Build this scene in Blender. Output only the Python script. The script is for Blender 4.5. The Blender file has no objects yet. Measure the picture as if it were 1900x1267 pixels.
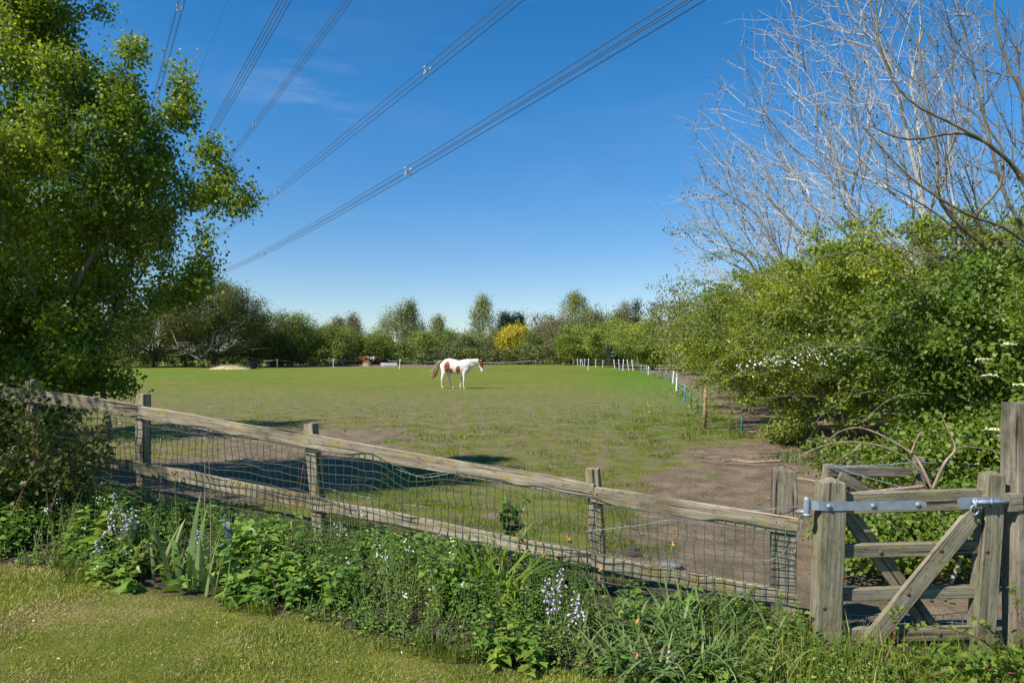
import bpy, bmesh, math, random
import numpy as np
from mathutils import Vector, Matrix
C = bpy.context.scene.collection
R = math.radians
FPX = 1900*24/36                     # focal length in photo pixels
EYE, HORIZ, MIDX = 1.65, 655.0, 950.0

# ---------------- camera, sky, sun, exposure ----------------
cam = bpy.data.cameras.new('camera'); cam.lens = 24; cam.sensor_width = 36
cam.clip_start = .05; cam.clip_end = 4000; cam.shift_y = (HORIZ-633.5)/1900
co = bpy.data.objects.new('camera', cam); C.objects.link(co)
co.location = (0, 0, EYE); co.rotation_euler = (R(90), 0, 0)
bpy.context.scene.camera = co
SUN_EL = R(48); LX, LY = .845, .535   # horizontal direction the light travels
world = bpy.data.worlds.new('World'); bpy.context.scene.world = world; world.use_nodes = True
wn = world.node_tree; wl = wn.links
sky = wn.nodes.new('ShaderNodeTexSky'); sky.sky_type = 'NISHITA'; sky.sun_disc = False
sky.sun_elevation = SUN_EL; sky.sun_rotation = math.atan2(-LX, -LY)
sky.air_density = 1.0; sky.dust_density = .0; sky.ozone_density = 3.0; sky.altitude = 0
def wnode(t, **k):
    n = wn.nodes.new(t)
    for a, b in k.items(): setattr(n, a, b)
    return n
# thin cirrus streaks in the sky
tc = wnode('ShaderNodeTexCoord'); mp = wnode('ShaderNodeMapping')
mp.inputs['Rotation'].default_value = (0, R(16), R(20)); mp.inputs['Scale'].default_value = (1.6, 1.6, 9.0)
no = wnode('ShaderNodeTexNoise'); no.inputs['Scale'].default_value = 1.9; no.inputs['Detail'].default_value = 6; no.inputs['Roughness'].default_value = .6
cr = wnode('ShaderNodeValToRGB'); cr.color_ramp.elements[0].position = .46; cr.color_ramp.elements[1].position = .80
cr.color_ramp.elements[1].color = (.30, .30, .30, 1)
mx = wnode('ShaderNodeMixRGB'); mx.inputs[2].default_value = (7.0, 7.6, 8.4, 1)
hs = wnode('ShaderNodeHueSaturation'); hs.inputs['Saturation'].default_value = 1.38; hs.inputs['Value'].default_value = 1.0
wl.new(tc.outputs['Generated'], mp.inputs[0]); wl.new(mp.outputs[0], no.inputs['Vector']); wl.new(no.outputs[0], cr.inputs[0])
wd = Vector((-.31, 1, .355)).normalized(); dn = wnode('ShaderNodeVectorMath', operation='DISTANCE'); dn.inputs[1].default_value = wd
wl.new(tc.outputs['Generated'], dn.inputs[0]); wr = wnode('ShaderNodeValToRGB'); wr.color_ramp.elements[0].color = (1, 1, 1, 1); wr.color_ramp.elements[1].color = (.10, .10, .10, 1); wr.color_ramp.elements[0].position = .015; wr.color_ramp.elements[1].position = .10
wl.new(dn.outputs['Value'], wr.inputs[0]); cm = wnode('ShaderNodeMixRGB', blend_type='MULTIPLY'); cm.inputs[0].default_value = 1; wl.new(cr.outputs[0], cm.inputs[1]); wl.new(wr.outputs[0], cm.inputs[2])
wl.new(cm.outputs[0], mx.inputs[0]); wl.new(sky.outputs[0], hs.inputs['Color']); wl.new(hs.outputs[0], mx.inputs[1])
sx = wnode('ShaderNodeSeparateXYZ'); wl.new(tc.outputs['Generated'], sx.inputs[0])
hr = wnode('ShaderNodeValToRGB'); hr.color_ramp.elements[0].color = (.60, .70, .86, 1); hr.color_ramp.elements[0].position = .0; he = hr.color_ramp.elements.new(.10); he.color = (.82, .77, .83, 1); hr.color_ramp.elements[2].position = .34; hr.color_ramp.elements[2].color = (1.06, 1, 1, 1)
wl.new(sx.outputs[2], hr.inputs[0]); hm = wnode('ShaderNodeMixRGB', blend_type='MULTIPLY'); hm.inputs[0].default_value = 1
wl.new(mx.outputs[0], hm.inputs[1]); wl.new(hr.outputs[0], hm.inputs[2])   # low sky, tinted dimmer and bluer towards the horizon
bg = wn.nodes['Background']; wl.new(hm.outputs[0], bg.inputs[0]); bg.inputs[1].default_value = .097
sl = bpy.data.lights.new('sun', 'SUN'); sl.energy = 4.6; sl.angle = R(.53); sl.color = (1, .95, .87)
so = bpy.data.objects.new('sun', sl); C.objects.link(so); so.location = (-30, -10, 40)
so.rotation_euler = Vector((LX*math.cos(SUN_EL), LY*math.cos(SUN_EL), -math.sin(SUN_EL))).to_track_quat('-Z', 'Y').to_euler()
vs = bpy.context.scene.view_settings; vs.view_transform = 'Standard'; vs.look = 'None'; vs.exposure = 0.66; vs.gamma = 1
cyc = bpy.context.scene.cycles
cyc.max_bounces = 6; cyc.transparent_max_bounces = 6; cyc.diffuse_bounces = 3; cyc.transmission_bounces = 4

# ---------------- small helpers ----------------
def P(px, py, d): return Vector(((px-MIDX)/FPX*d, d, EYE-(py-HORIZ)/FPX*d))
def sstep(a, b, x):
    t = np.clip((np.asarray(x, float)-a)/(b-a), 0, 1); return t*t*(3-2*t)
def _hash(i, j, k, s):
    h = (i*374761393 + j*668265263 + k*2147483647 + s*974634777) & 0xffffffff
    h = ((h ^ (h >> 13))*1274126177) & 0xffffffff
    return ((h ^ (h >> 16)) & 0xffff)/65535.0
def vnoise(x, y, z=0.0, seed=0):
    x, y, z = np.broadcast_arrays(np.asarray(x, float), np.asarray(y, float), np.asarray(z, float))
    i, j, k = (np.floor(a).astype(np.int64) for a in (x, y, z))
    f, g, h = x-i, y-j, z-k
    f, g, h = (a*a*(3-2*a) for a in (f, g, h))
    r = 0
    for di in (0, 1):
        for dj in (0, 1):
            for dk in (0, 1):
                r = r + _hash(i+di, j+dj, k+dk, seed)*(f if di else 1-f)*(g if dj else 1-g)*(h if dk else 1-h)
    return r
def fbm(x, y, z=0.0, seed=0, o=4):
    r = 0; a = .5
    for q in range(o):
        r = r + a*vnoise(np.asarray(x)*2**q, np.asarray(y)*2**q, np.asarray(z)*2**q, seed+q); a *= .5
    return r
def fence_y(x): return 4.704-.30*x
def gz(x, y):
    x = np.asarray(x, float); y = np.asarray(y, float)
    s = np.clip(.085*(1.0-x), -.15, .46)
    fade = 1-sstep(.35, 4.5, y-(fence_y(np.clip(x, -8, 4))))
    return s*fade
def gzf(x, y): return float(gz(x, y))
def gp(x, y): return Vector((x, y, gzf(x, y)))
def fdepth(px, k=-.30, d0=4.704): return d0/(1-k*(px-MIDX)/FPX)
def FP(px, py, off=0.0):
    d = fdepth(px)+off; return P(px, py, d)

class MB:
    """collects vertices and faces for ONE mesh object"""
    def __init__(s): s.v = []; s.f3 = []; s.f4 = []; s.m3 = []; s.m4 = []; s.n = 0; s.attr = []
    def add(s, v, f, m=0):
        v = np.asarray(v, float).reshape(-1, 3); f = np.asarray(f, np.int64)
        s.v.append(v); s.attr.append(None)
        if f.shape[1] == 3: s.f3.append(f+s.n); s.m3.append(np.full(len(f), m))
        else: s.f4.append(f+s.n); s.m4.append(np.full(len(f), m))
        s.n += len(v)
    def mesh(s, name, mats, smooth=True):
        me = bpy.data.meshes.new(name)
        v = np.concatenate(s.v) if s.v else np.zeros((0, 3))
        f3 = np.concatenate(s.f3) if s.f3 else np.zeros((0, 3), np.int64)
        f4 = np.concatenate(s.f4) if s.f4 else np.zeros((0, 4), np.int64)
        me.vertices.add(len(v)); me.vertices.foreach_set('co', v.astype(np.float32).ravel())
        nl = f3.size+f4.size; me.loops.add(nl)
        me.loops.foreach_set('vertex_index', np.concatenate([f3.ravel(), f4.ravel()]).astype(np.int32))
        me.polygons.add(len(f3)+len(f4))
        st = np.concatenate([np.arange(len(f3))*3, f3.size+np.arange(len(f4))*4]).astype(np.int32)
        me.polygons.foreach_set('loop_start', st)
        mi = np.concatenate([np.concatenate(s.m3) if s.m3 else np.zeros(0), np.concatenate(s.m4) if s.m4 else np.zeros(0)]).astype(np.int32)
        if not isinstance(mats, (list, tuple)): mats = [mats]
        for m in mats: me.materials.append(m)
        me.polygons.foreach_set('material_index', mi)
        me.polygons.foreach_set('use_smooth', np.full(len(mi), smooth))
        me.update(calc_edges=True); me.validate()
        return me
    def obj(s, name, mats, parent=None, smooth=True, origin=None):
        """origin: world point taken as the object's origin (vertices are given in world space)"""
        o0 = Vector(origin) if origin is not None else (parent_world(parent) if parent else Vector((0, 0, 0)))
        if s.v: s.v = [a-np.array(o0) for a in s.v]
        return link(name, s.mesh(name, mats, smooth), parent, o0)
WLOC = {}
def parent_world(o): return WLOC[o.name]
def link(name, me, parent, o0):
    o = bpy.data.objects.new(name, me); C.objects.link(o)
    WLOC[o.name] = Vector(o0)
    if parent: o.parent = parent; o.location = Vector(o0)-parent_world(parent)
    else: o.location = o0
    return o
def tag(o, label, cat=None, group=None, kind=None):
    o['label'] = label
    if cat: o['category'] = cat
    if group: o['group'] = group
    if kind: o['kind'] = kind
    return o
def retag(o, label): o['label'] = label; return o
def thing(name, label, cat, loc, group=None):
    o = bpy.data.objects.new(name, None); C.objects.link(o); o.location = loc; o.empty_display_size = .1
    WLOC[o.name] = Vector(loc)
    return tag(o, label, cat, group)

def tube(mb, pts, rad, sides=5, m=0, cap=True):
    p = np.asarray(pts, float); n = len(p)
    r = np.full(n, rad) if np.isscalar(rad) else np.asarray(rad, float)
    t = np.gradient(p, axis=0); t /= np.linalg.norm(t, axis=1)[:, None]+1e-9
    a = np.array([0, 0, 1.]) if abs(t[0][2]) < .8 else np.array([1., 0, 0])
    u = np.cross(t[0], a); u /= np.linalg.norm(u)
    ang = np.arange(sides)*2*math.pi/sides; ca, sa = np.cos(ang)[:, None], np.sin(ang)[:, None]
    V = []
    for i in range(n):
        u = u-t[i]*np.dot(u, t[i]); u /= np.linalg.norm(u)+1e-9
        w = np.cross(t[i], u); V.append(p[i]+r[i]*(ca*u+sa*w))
    q = np.arange(sides); q2 = (q+1) % sides
    F = np.concatenate([np.stack([i*sides+q, i*sides+q2, (i+1)*sides+q2, (i+1)*sides+q], 1) for i in range(n-1)])
    V = np.concatenate(V); base = mb.n
    mb.add(V, F, m)
    if cap and sides >= 3:
        k = (n-1)*sides
        F2 = np.array([[k, k+i, k+i+1] for i in range(1, sides-1)]+[[0, i+1, i] for i in range(1, sides-1)])
        mb.v.append(np.zeros((0, 3))); mb.f3.append(F2+base); mb.m3.append(np.full(len(F2), m))
def smooth_path(pts, n=8):
    """Catmull-Rom through the points"""
    p = [np.array(q, float) for q in pts]; p = [2*p[0]-p[1]]+p+[2*p[-1]-p[-2]]
    out = []
    for i in range(1, len(p)-2):
        for k in range(n):
            t = k/n
            out.append(.5*((2*p[i])+(-p[i-1]+p[i+1])*t+(2*p[i-1]-5*p[i]+4*p[i+1]-p[i+2])*t*t+(-p[i-1]+3*p[i]-3*p[i+1]+p[i+2])*t**3))
    out.append(p[-2]); return np.array(out)
def unit(a): return a/(np.linalg.norm(a, axis=-1, keepdims=True)+1e-9)

LEAF_DIAMOND = (np.array([[0, 0, 0], [-.36, .5, .07], [0, 1, 0], [.36, .5, .07]]), np.array([[0, 3, 2], [0, 2, 1]]))
LEAF_OVAL = (np.array([[0, 0, 0], [-.30, .3, .07], [-.32, .62, .06], [0, 1, -.05], [.32, .62, .06], [.30, .3, .07]]), np.array([[0, 5, 4], [0, 4, 3], [0, 3, 2], [0, 2, 1]]))
LEAF_LOBED = (np.array([[0, 0, 0], [.28, .22, .05], [.18, .42, .03], [.46, .62, .08], [.17, .74, .03], [0, 1, -.04], [-.17, .74, .03], [-.46, .62, .08], [-.18, .42, .03], [-.28, .22, .05], [0, .5, 0]]),
              np.array([[10, 0, 1], [10, 1, 2], [10, 2, 3], [10, 3, 4], [10, 4, 5], [10, 5, 6], [10, 6, 7], [10, 7, 8], [10, 8, 9], [10, 9, 0]]))
LEAF_NETTLE = (np.array([[0, 0, 0], [.26, .04, .05], [.40, .18, .07], [.36, .34, .06], [.27, .52, .04], [.22, .66, .02], [.11, .82, -.03], [0, 1, -.10],
                         [-.11, .82, -.03], [-.22, .66, .02], [-.27, .52, .04], [-.36, .34, .06], [-.40, .18, .07], [-.26, .04, .05], [0, .45, 0]]),
               np.array([[14, i, i+1] for i in range(13)]+[[14, 13, 0]]))
def leaves(mb, pos, d, nrm, size, tpl=LEAF_DIAMOND, m=0, wid=1.0):
    """many leaves: base positions, pointing directions, face normals, sizes"""
    pos = np.asarray(pos, float); d = unit(np.asarray(d, float)); nrm = np.asarray(nrm, float)
    x = unit(np.cross(d, nrm)); z = np.cross(x, d); size = np.broadcast_to(np.asarray(size, float), (len(pos),))
    T, F = tpl; k = len(T)
    V = pos[:, None, :]+size[:, None, None]*(T[None, :, 0:1]*wid*x[:, None, :]+T[None, :, 1:2]*d[:, None, :]+T[None, :, 2:3]*z[:, None, :])
    Fa = (F[None]+(np.arange(len(pos))*k)[:, None, None]).reshape(-1, F.shape[1])
    mb.add(V.reshape(-1, 3), Fa, m)

# ---------------- materials ----------------
def nm(name):
    m = bpy.data.materials.new(name); m.use_nodes = True; nt = m.node_tree; nt.nodes.clear()
    out = nt.nodes.new('ShaderNodeOutputMaterial')
    def N(t, **k):
        n = nt.nodes.new(t)
        for a, b in k.items():
            if a.startswith('i_'):
                key = a[2:]
                n.inputs[int(key) if key.isdigit() else key].default_value = b
            else: setattr(n, a, b)
        return n
    return m, nt, N, nt.links.new, out
def c4(c): return (c[0], c[1], c[2], 1)
def ramp(N, stops):
    r = N('ShaderNodeValToRGB'); e = r.color_ramp.elements
    e[0].position, e[0].color = stops[0][0], c4(stops[0][1]); e[1].position, e[1].color = stops[-1][0], c4(stops[-1][1])
    for p, c in stops[1:-1]: x = e.new(p); x.color = c4(c)
    return r
def leaf_mat(name, a, b, c=None, transl=.38, rough=.45, nscale=.9, spec=.35, tcol=None):
    m, nt, N, L, out = nm(name)
    g = N('ShaderNodeNewGeometry'); rp = ramp(N, [(0, a), (.55, b), (1, c or b)]); L(g.outputs['Random Per Island'], rp.inputs[0])
    ns = N('ShaderNodeTexNoise'); ns.inputs['Scale'].default_value = nscale; ns.inputs['Detail'].default_value = 2
    L(g.outputs['Position'], ns.inputs['Vector'])
    hs = N('ShaderNodeHueSaturation'); L(rp.outputs[0], hs.inputs['Color'])
    mr = N('ShaderNodeMapRange'); mr.inputs[1].default_value = .3; mr.inputs[2].default_value = .7; mr.inputs[3].default_value = .70; mr.inputs[4].default_value = 1.30
    L(ns.outputs[0], mr.inputs[0]); L(mr.outputs[0], hs.inputs['Value'])
    mh = N('ShaderNodeMapRange'); mh.inputs[1].default_value = .3; mh.inputs[2].default_value = .7; mh.inputs[3].default_value = .515; mh.inputs[4].default_value = .482
    L(ns.outputs[0], mh.inputs[0]); L(mh.outputs[0], hs.inputs['Hue'])
    p = N('ShaderNodeBsdfPrincipled'); p.inputs['Roughness'].default_value = rough; p.inputs['Specular IOR Level'].default_value = spec
    L(hs.outputs[0], p.inputs['Base Color'])
    if transl > 0:
        t = N('ShaderNodeBsdfTranslucent'); tm = N('ShaderNodeMixRGB', blend_type='MULTIPLY'); tm.inputs[0].default_value = 1
        tm.inputs[2].default_value = c4(tcol or (1.5, 1.5, .55)); L(hs.outputs[0], tm.inputs[1]); L(tm.outputs[0], t.inputs[0])
        mx = N('ShaderNodeMixShader'); mx.inputs[0].default_value = transl; L(p.outputs[0], mx.inputs[1]); L(t.outputs[0], mx.inputs[2]); L(mx.outputs[0], out.inputs[0])
    else: L(p.outputs[0], out.inputs[0])
    return m
def bark_mat(name, a, b, scale=14, bump=.4, rough=.85, stretch=(1, 1, .25)):
    m, nt, N, L, out = nm(name)
    g = N('ShaderNodeTexCoord'); mp = N('ShaderNodeMapping'); mp.inputs['Scale'].default_value = stretch; L(g.outputs['Object'], mp.inputs[0])
    ns = N('ShaderNodeTexNoise'); ns.inputs['Scale'].default_value = scale; ns.inputs['Detail'].default_value = 5; L(mp.outputs[0], ns.inputs['Vector'])
    rp = ramp(N, [(.32, a), (.68, b)]); L(ns.outputs[0], rp.inputs[0])
    p = N('ShaderNodeBsdfPrincipled'); p.inputs['Roughness'].default_value = rough; p.inputs['Specular IOR Level'].default_value = .2; L(rp.outputs[0], p.inputs['Base Color'])
    bp = N('ShaderNodeBump'); bp.inputs['Strength'].default_value = bump; bp.inputs['Distance'].default_value = .02; L(ns.outputs[0], bp.inputs['Height']); L(bp.outputs[0], p.inputs['Normal'])
    L(p.outputs[0], out.inputs[0]); return m
def plain(name, col, rough=.5, metal=0, spec=.4, var=.25, scale=30, bump=0):
    m, nt, N, L, out = nm(name)
    g = N('ShaderNodeTexCoord'); ns = N('ShaderNodeTexNoise'); ns.inputs['Scale'].default_value = scale; ns.inputs['Detail'].default_value = 4; L(g.outputs['Object'], ns.inputs['Vector'])
    rp = ramp(N, [(.3, [x*(1-var) for x in col]), (.7, [min(1, x*(1+var)) for x in col])]); L(ns.outputs[0], rp.inputs[0])
    p = N('ShaderNodeBsdfPrincipled'); p.inputs['Roughness'].default_value = rough; p.inputs['Metallic'].default_value = metal; p.inputs['Specular IOR Level'].default_value = spec
    L(rp.outputs[0], p.inputs['Base Color'])
    if bump:
        bp = N('ShaderNodeBump'); bp.inputs['Strength'].default_value = bump; bp.inputs['Distance'].default_value = .01; L(ns.outputs[0], bp.inputs['Height']); L(bp.outputs[0], p.inputs['Normal'])
    L(p.outputs[0], out.inputs[0]); return m
def wood_mat(name, a, b, dark, lichen, lich_amt=.5, green=(.17, .17, .07), green_amt=.5):
    """weathered timber; grain runs along each beam's own X axis"""
    m, nt, N, L, out = nm(name)
    g = N('ShaderNodeTexCoord'); oi = N('ShaderNodeObjectInfo')
    off = N('ShaderNodeVectorMath', operation='MULTIPLY_ADD'); L(oi.outputs['Random'], off.inputs[0]); off.inputs[1].default_value = (37, 91, 53); L(g.outputs['Object'], off.inputs[2])
    def noise(sc, vec, det=5, rough=.6):
        mp = N('ShaderNodeMapping'); mp.inputs['Scale'].default_value = vec; L(off.outputs[0], mp.inputs[0])
        n = N('ShaderNodeTexNoise'); n.inputs['Scale'].default_value = sc; n.inputs['Detail'].default_value = det; n.inputs['Roughness'].default_value = rough; L(mp.outputs[0], n.inputs['Vector']); return n
    g1 = noise(60, (.05, 1, 1)); g2 = noise(14, (.12, 1, 1)); bl = noise(7, (.6, 1, 1), 4); li = noise(22, (.6, 1, 1), 6, .7); cr = noise(30, (.03, 1, 1), 2)
    r1 = ramp(N, [(.3, a), (.7, b)]); L(g2.outputs[0], r1.inputs[0])
    m1 = N('ShaderNodeMixRGB', blend_type='MULTIPLY'); r2 = ramp(N, [(.35, (.55, .53, .5)), (.62, (1.1, 1.08, 1.05))]); L(g1.outputs[0], r2.inputs[0]); m1.inputs[0].default_value = .8
    L(r1.outputs[0], m1.inputs[1]); L(r2.outputs[0], m1.inputs[2])
    rg = ramp(N, [(.42, (0, 0, 0)), (.66, (green_amt,)*3)]); L(bl.outputs[0], rg.inputs[0])
    m2 = N('ShaderNodeMixRGB'); L(rg.outputs[0], m2.inputs[0]); L(m1.outputs[0], m2.inputs[1]); m2.inputs[2].default_value = c4(green)
    mul = N('ShaderNodeMath', operation='MULTIPLY'); L(li.outputs[0], mul.inputs[0]); ba = N('ShaderNodeMath', operation='ADD'); L(bl.outputs[0], ba.inputs[0]); ba.inputs[1].default_value = .5; L(ba.outputs[0], mul.inputs[1])
    rl = ramp(N, [(.54, (0, 0, 0)), (.64, (lich_amt,)*3)]); L(mul.outputs[0], rl.inputs[0])
    m3 = N('ShaderNodeMixRGB'); L(rl.outputs[0], m3.inputs[0]); L(m2.outputs[0], m3.inputs[1]); m3.inputs[2].default_value = c4(lichen)
    rc = ramp(N, [(.33, (1, 1, 1)), (.40, (0, 0, 0))]); L(cr.outputs[0], rc.inputs[0])
    m4 = N('ShaderNodeMixRGB'); L(rc.outputs[0], m4.inputs[0]); L(m3.outputs[0], m4.inputs[1]); m4.inputs[2].default_value = c4(dark)
    stn = noise(3.6, (.45, 1, 1), 7, .72); rs = ramp(N, [(.34, (.42, .39, .36)), (.5, (.95, .93, .9)), (.66, (1.22, 1.2, 1.16))]); L(stn.outputs[0], rs.inputs[0])
    spk = noise(48, (.35, 1, 1), 4, .75); rk = ramp(N, [(.34, (.45, .43, .4)), (.46, (1, 1, 1))]); L(spk.outputs[0], rk.inputs[0])
    m5 = N('ShaderNodeMixRGB', blend_type='MULTIPLY'); m5.inputs[0].default_value = 1; L(m4.outputs[0], m5.inputs[1]); L(rs.outputs[0], m5.inputs[2])
    m4 = N('ShaderNodeMixRGB', blend_type='MULTIPLY'); m4.inputs[0].default_value = .85; L(m5.outputs[0], m4.inputs[1]); L(rk.outputs[0], m4.inputs[2])
    p = N('ShaderNodeBsdfPrincipled'); p.inputs['Roughness'].default_value = .85; p.inputs['Specular IOR Level'].default_value = .2; L(m4.outputs[0], p.inputs['Base Color'])
    bp = N('ShaderNodeBump'); bp.inputs['Strength'].default_value = .75; bp.inputs['Distance'].default_value = .006
    ad = N('ShaderNodeMath', operation='ADD'); L(g1.outputs[0], ad.inputs[0]); L(cr.outputs[0], ad.inputs[1]); L(ad.outputs[0], bp.inputs['Height']); L(bp.outputs[0], p.inputs['Normal'])
    L(p.outputs[0], out.inputs[0]); return m
M = {}
M['rail'] = wood_mat('weathered_rail_wood', (.275, .235, .17), (.42, .37, .28), (.05, .042, .033), (.34, .235, .06), .7, (.17, .165, .09), .4)
M['gate'] = wood_mat('weathered_gate_wood', (.195, .18, .13), (.305, .285, .21), (.045, .04, .03), (.26, .23, .11), .35, (.185, .18, .08), .5)
M['postwood'] = wood_mat('grey_post_wood', (.19, .165, .13), (.32, .29, .24), (.03, .026, .02), (.2, .18, .08), .3, (.13, .12, .06), .4)
M['stake'] = plain('stake_wood', (.30, .20, .11), .85, var=.3)
M['steel'] = plain('galvanised_steel', (.27, .31, .36), .5, .35, var=.18, scale=25, bump=.1)
M['rust'] = plain('rusty_bolt', (.16, .075, .04), .8, .2)
M['net'] = plain('green_netting', (.075, .098, .072), .5)
M['wire'] = plain('galvanised_wire', (.22, .28, .31), .45, .4)
M['bluetwine'] = plain('blue_twine', (.22, .34, .37), .8)
M['cable'] = plain('power_cable', (.10, .10, .11), .5, .3)
M['spacer'] = plain('cable_spacer', (.55, .55, .56), .5, .3)
M['white'] = plain('white_plastic', (.78, .78, .74), .5, var=.1)
M['blue'] = plain('blue_plastic', (.045, .26, .48), .5, var=.15)
M['teal'] = plain('teal_plastic', (.015, .10, .095), .5, var=.15)
M['green'] = plain('green_plastic', (.02, .10, .06), .5, var=.15)
M['palewood'] = plain('pale_post', (.5, .44, .33), .7, var=.2)
M['brownwood'] = plain('orange_brown_post', (.36, .2, .07), .8, var=.2)
M['tape'] = plain('electric_tape', (.55, .68, .72), .6, var=.1)
M['bark'] = bark_mat('brown_bark', (.045, .036, .028), (.16, .13, .10))
M['barkgrey'] = bark_mat('grey_bark', (.10, .09, .075), (.30, .28, .245))
M['barkwhite'] = bark_mat('pale_bark', (.30, .28, .25), (.59, .565, .515), 7)
M['barkolive'] = bark_mat('olive_bark', (.10, .088, .055), (.25, .225, .155), 10)
M['deadwood'] = bark_mat('dead_branch_bark', (.20, .13, .10), (.40, .29, .23), 20)
M['bleached'] = bark_mat('bleached_dead_wood', (.2, .185, .165), (.42, .40, .37), 9)
M['stem'] = leaf_mat('green_stem', (.10, .15, .04), (.13, .19, .05), transl=0)
M['redstem'] = plain('reddish_stem', (.20, .085, .06), .6, var=.3)
M['straw'] = plain('dry_stalk', (.42, .33, .2), .8, var=.25)
M['haw'] = leaf_mat('hawthorn_leaf', (0.106, 0.176, 0.018), (0.187, 0.260, 0.024), (0.309, 0.344, 0.033), transl=.42)
M['hedge'] = leaf_mat('hedge_leaf', (0.126, 0.183, 0.017), (0.214, 0.264, 0.024), (0.311, 0.337, 0.040), transl=.42)
M['hedge2'] = leaf_mat('elder_leaf', (0.082, 0.147, 0.019), (0.145, 0.217, 0.024), (0.219, 0.281, 0.043), transl=.42)
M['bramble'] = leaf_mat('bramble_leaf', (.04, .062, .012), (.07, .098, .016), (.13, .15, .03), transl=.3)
M['olive'] = leaf_mat('willow_leaf', (0.078, 0.099, 0.022), (0.120, 0.141, 0.034), (0.166, 0.177, 0.051), transl=.25, nscale=.25)  # leaf colour darkened to stand in for the willows' shaded side
M['birch'] = leaf_mat('birch_leaf', (0.143, 0.172, 0.046), (0.200, 0.222, 0.062), (0.272, 0.272, 0.097), transl=.25, nscale=.3)
M['bush'] = leaf_mat('bush_leaf', (0.095, 0.135, 0.022), (0.149, 0.196, 0.029), (0.216, 0.250, 0.051), transl=.25, nscale=.25)
M['brightbush'] = leaf_mat('bright_bush_leaf', (0.125, 0.180, 0.022), (0.204, 0.259, 0.028), (0.290, 0.321, 0.049), transl=.28, nscale=.25)
M['palewillow'] = leaf_mat('pale_willow_leaf', (0.117, 0.150, 0.047), (0.189, 0.215, 0.070), (0.260, 0.273, 0.105), transl=.25, nscale=.25)
M['conifer'] = leaf_mat('conifer_leaf', (0.017, 0.034, 0.019), (0.029, 0.050, 0.026), (0.042, 0.066, 0.030), transl=.05, nscale=.4)
M['yellow'] = leaf_mat('yellow_leaf', (.34, .30, .012), (.46, .39, .015), (.5, .45, .04), transl=.2, nscale=.5)
M['brownleaf'] = leaf_mat('budding_brown_leaf', (.15, .13, .06), (.20, .18, .08), (.24, .24, .10), transl=.25, nscale=.3)
M['darkhedge'] = leaf_mat('bramble_hedge_leaf', (0.078, 0.104, 0.023), (0.143, 0.169, 0.037), (0.208, 0.208, 0.070), transl=.2, nscale=.5)
M['bud'] = plain('dark_seed_buds', (.20, .155, .085), .9, var=.4)
M['blossom'] = plain('white_blossom', (.66, .65, .54), .7, var=.08)
M['cream'] = plain('cream_flower', (.68, .66, .36), .7, var=.1)
M['nettle'] = leaf_mat('nettle_leaf', (0.082, 0.161, 0.026), (0.137, 0.242, 0.033), (0.211, 0.322, 0.044), transl=.25, nscale=2.2)
M['lime'] = leaf_mat('fresh_leaf', (0.108, 0.179, 0.025), (0.159, 0.237, 0.032), (0.230, 0.287, 0.052), transl=.3, nscale=3)
M['iris'] = leaf_mat('iris_leaf', (0.115, 0.179, 0.056), (0.165, 0.241, 0.074), (0.215, 0.276, 0.094), transl=.3, nscale=3)
M['strap'] = leaf_mat('strap_leaf', (0.097, 0.170, 0.047), (0.154, 0.232, 0.062), (0.242, 0.293, 0.095), transl=.28, nscale=3)
M['daylily'] = leaf_mat('daylily_leaf', (0.097, 0.171, 0.012), (0.152, 0.225, 0.017), (0.206, 0.265, 0.031), transl=.32, nscale=3)
M['lilac'] = plain('lilac_bell', (.52, .43, .58), .6, var=.12)
M['bluebell'] = plain('blue_bell', (.14, .14, .50), .6, var=.2)
M['withered'] = plain('withered_flower', (.50, .24, .06), .8, var=.3)
M['lawnblade'] = leaf_mat('lawn_blade', (0.160, 0.252, 0.021), (0.252, 0.307, 0.032), (0.551, 0.459, 0.158), transl=.25, nscale=2.5, tcol=(1.3, 1.3, .6))
M['strawblade'] = leaf_mat('straw_blade', (.30, .25, .10), (.42, .34, .16), (.50, .42, .22), transl=.2, nscale=2.5, tcol=(1.1, 1.0, .7))
M['fieldblade'] = leaf_mat('field_blade', (0.092, 0.146, 0.011), (0.146, 0.184, 0.018), (0.227, 0.216, 0.045), transl=.25, nscale=.6, tcol=(1.3, 1.3, .6))
M['hay'] = plain('hay', (.46, .37, .2), .9, var=.3, scale=12, bump=.5)
M['dark'] = plain('black_rubber', (.03, .03, .032), .6)
M['stone'] = plain('grey_stone', (.15, .145, .14), .9, var=.3, scale=8, bump=.6)
M['clod'] = plain('earth_clod', (.17, .125, .08), .95, var=.5, scale=3)
M['dung'] = plain('dark_dung', (.06, .045, .03), .95, var=.4, scale=14, bump=.8)
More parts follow.
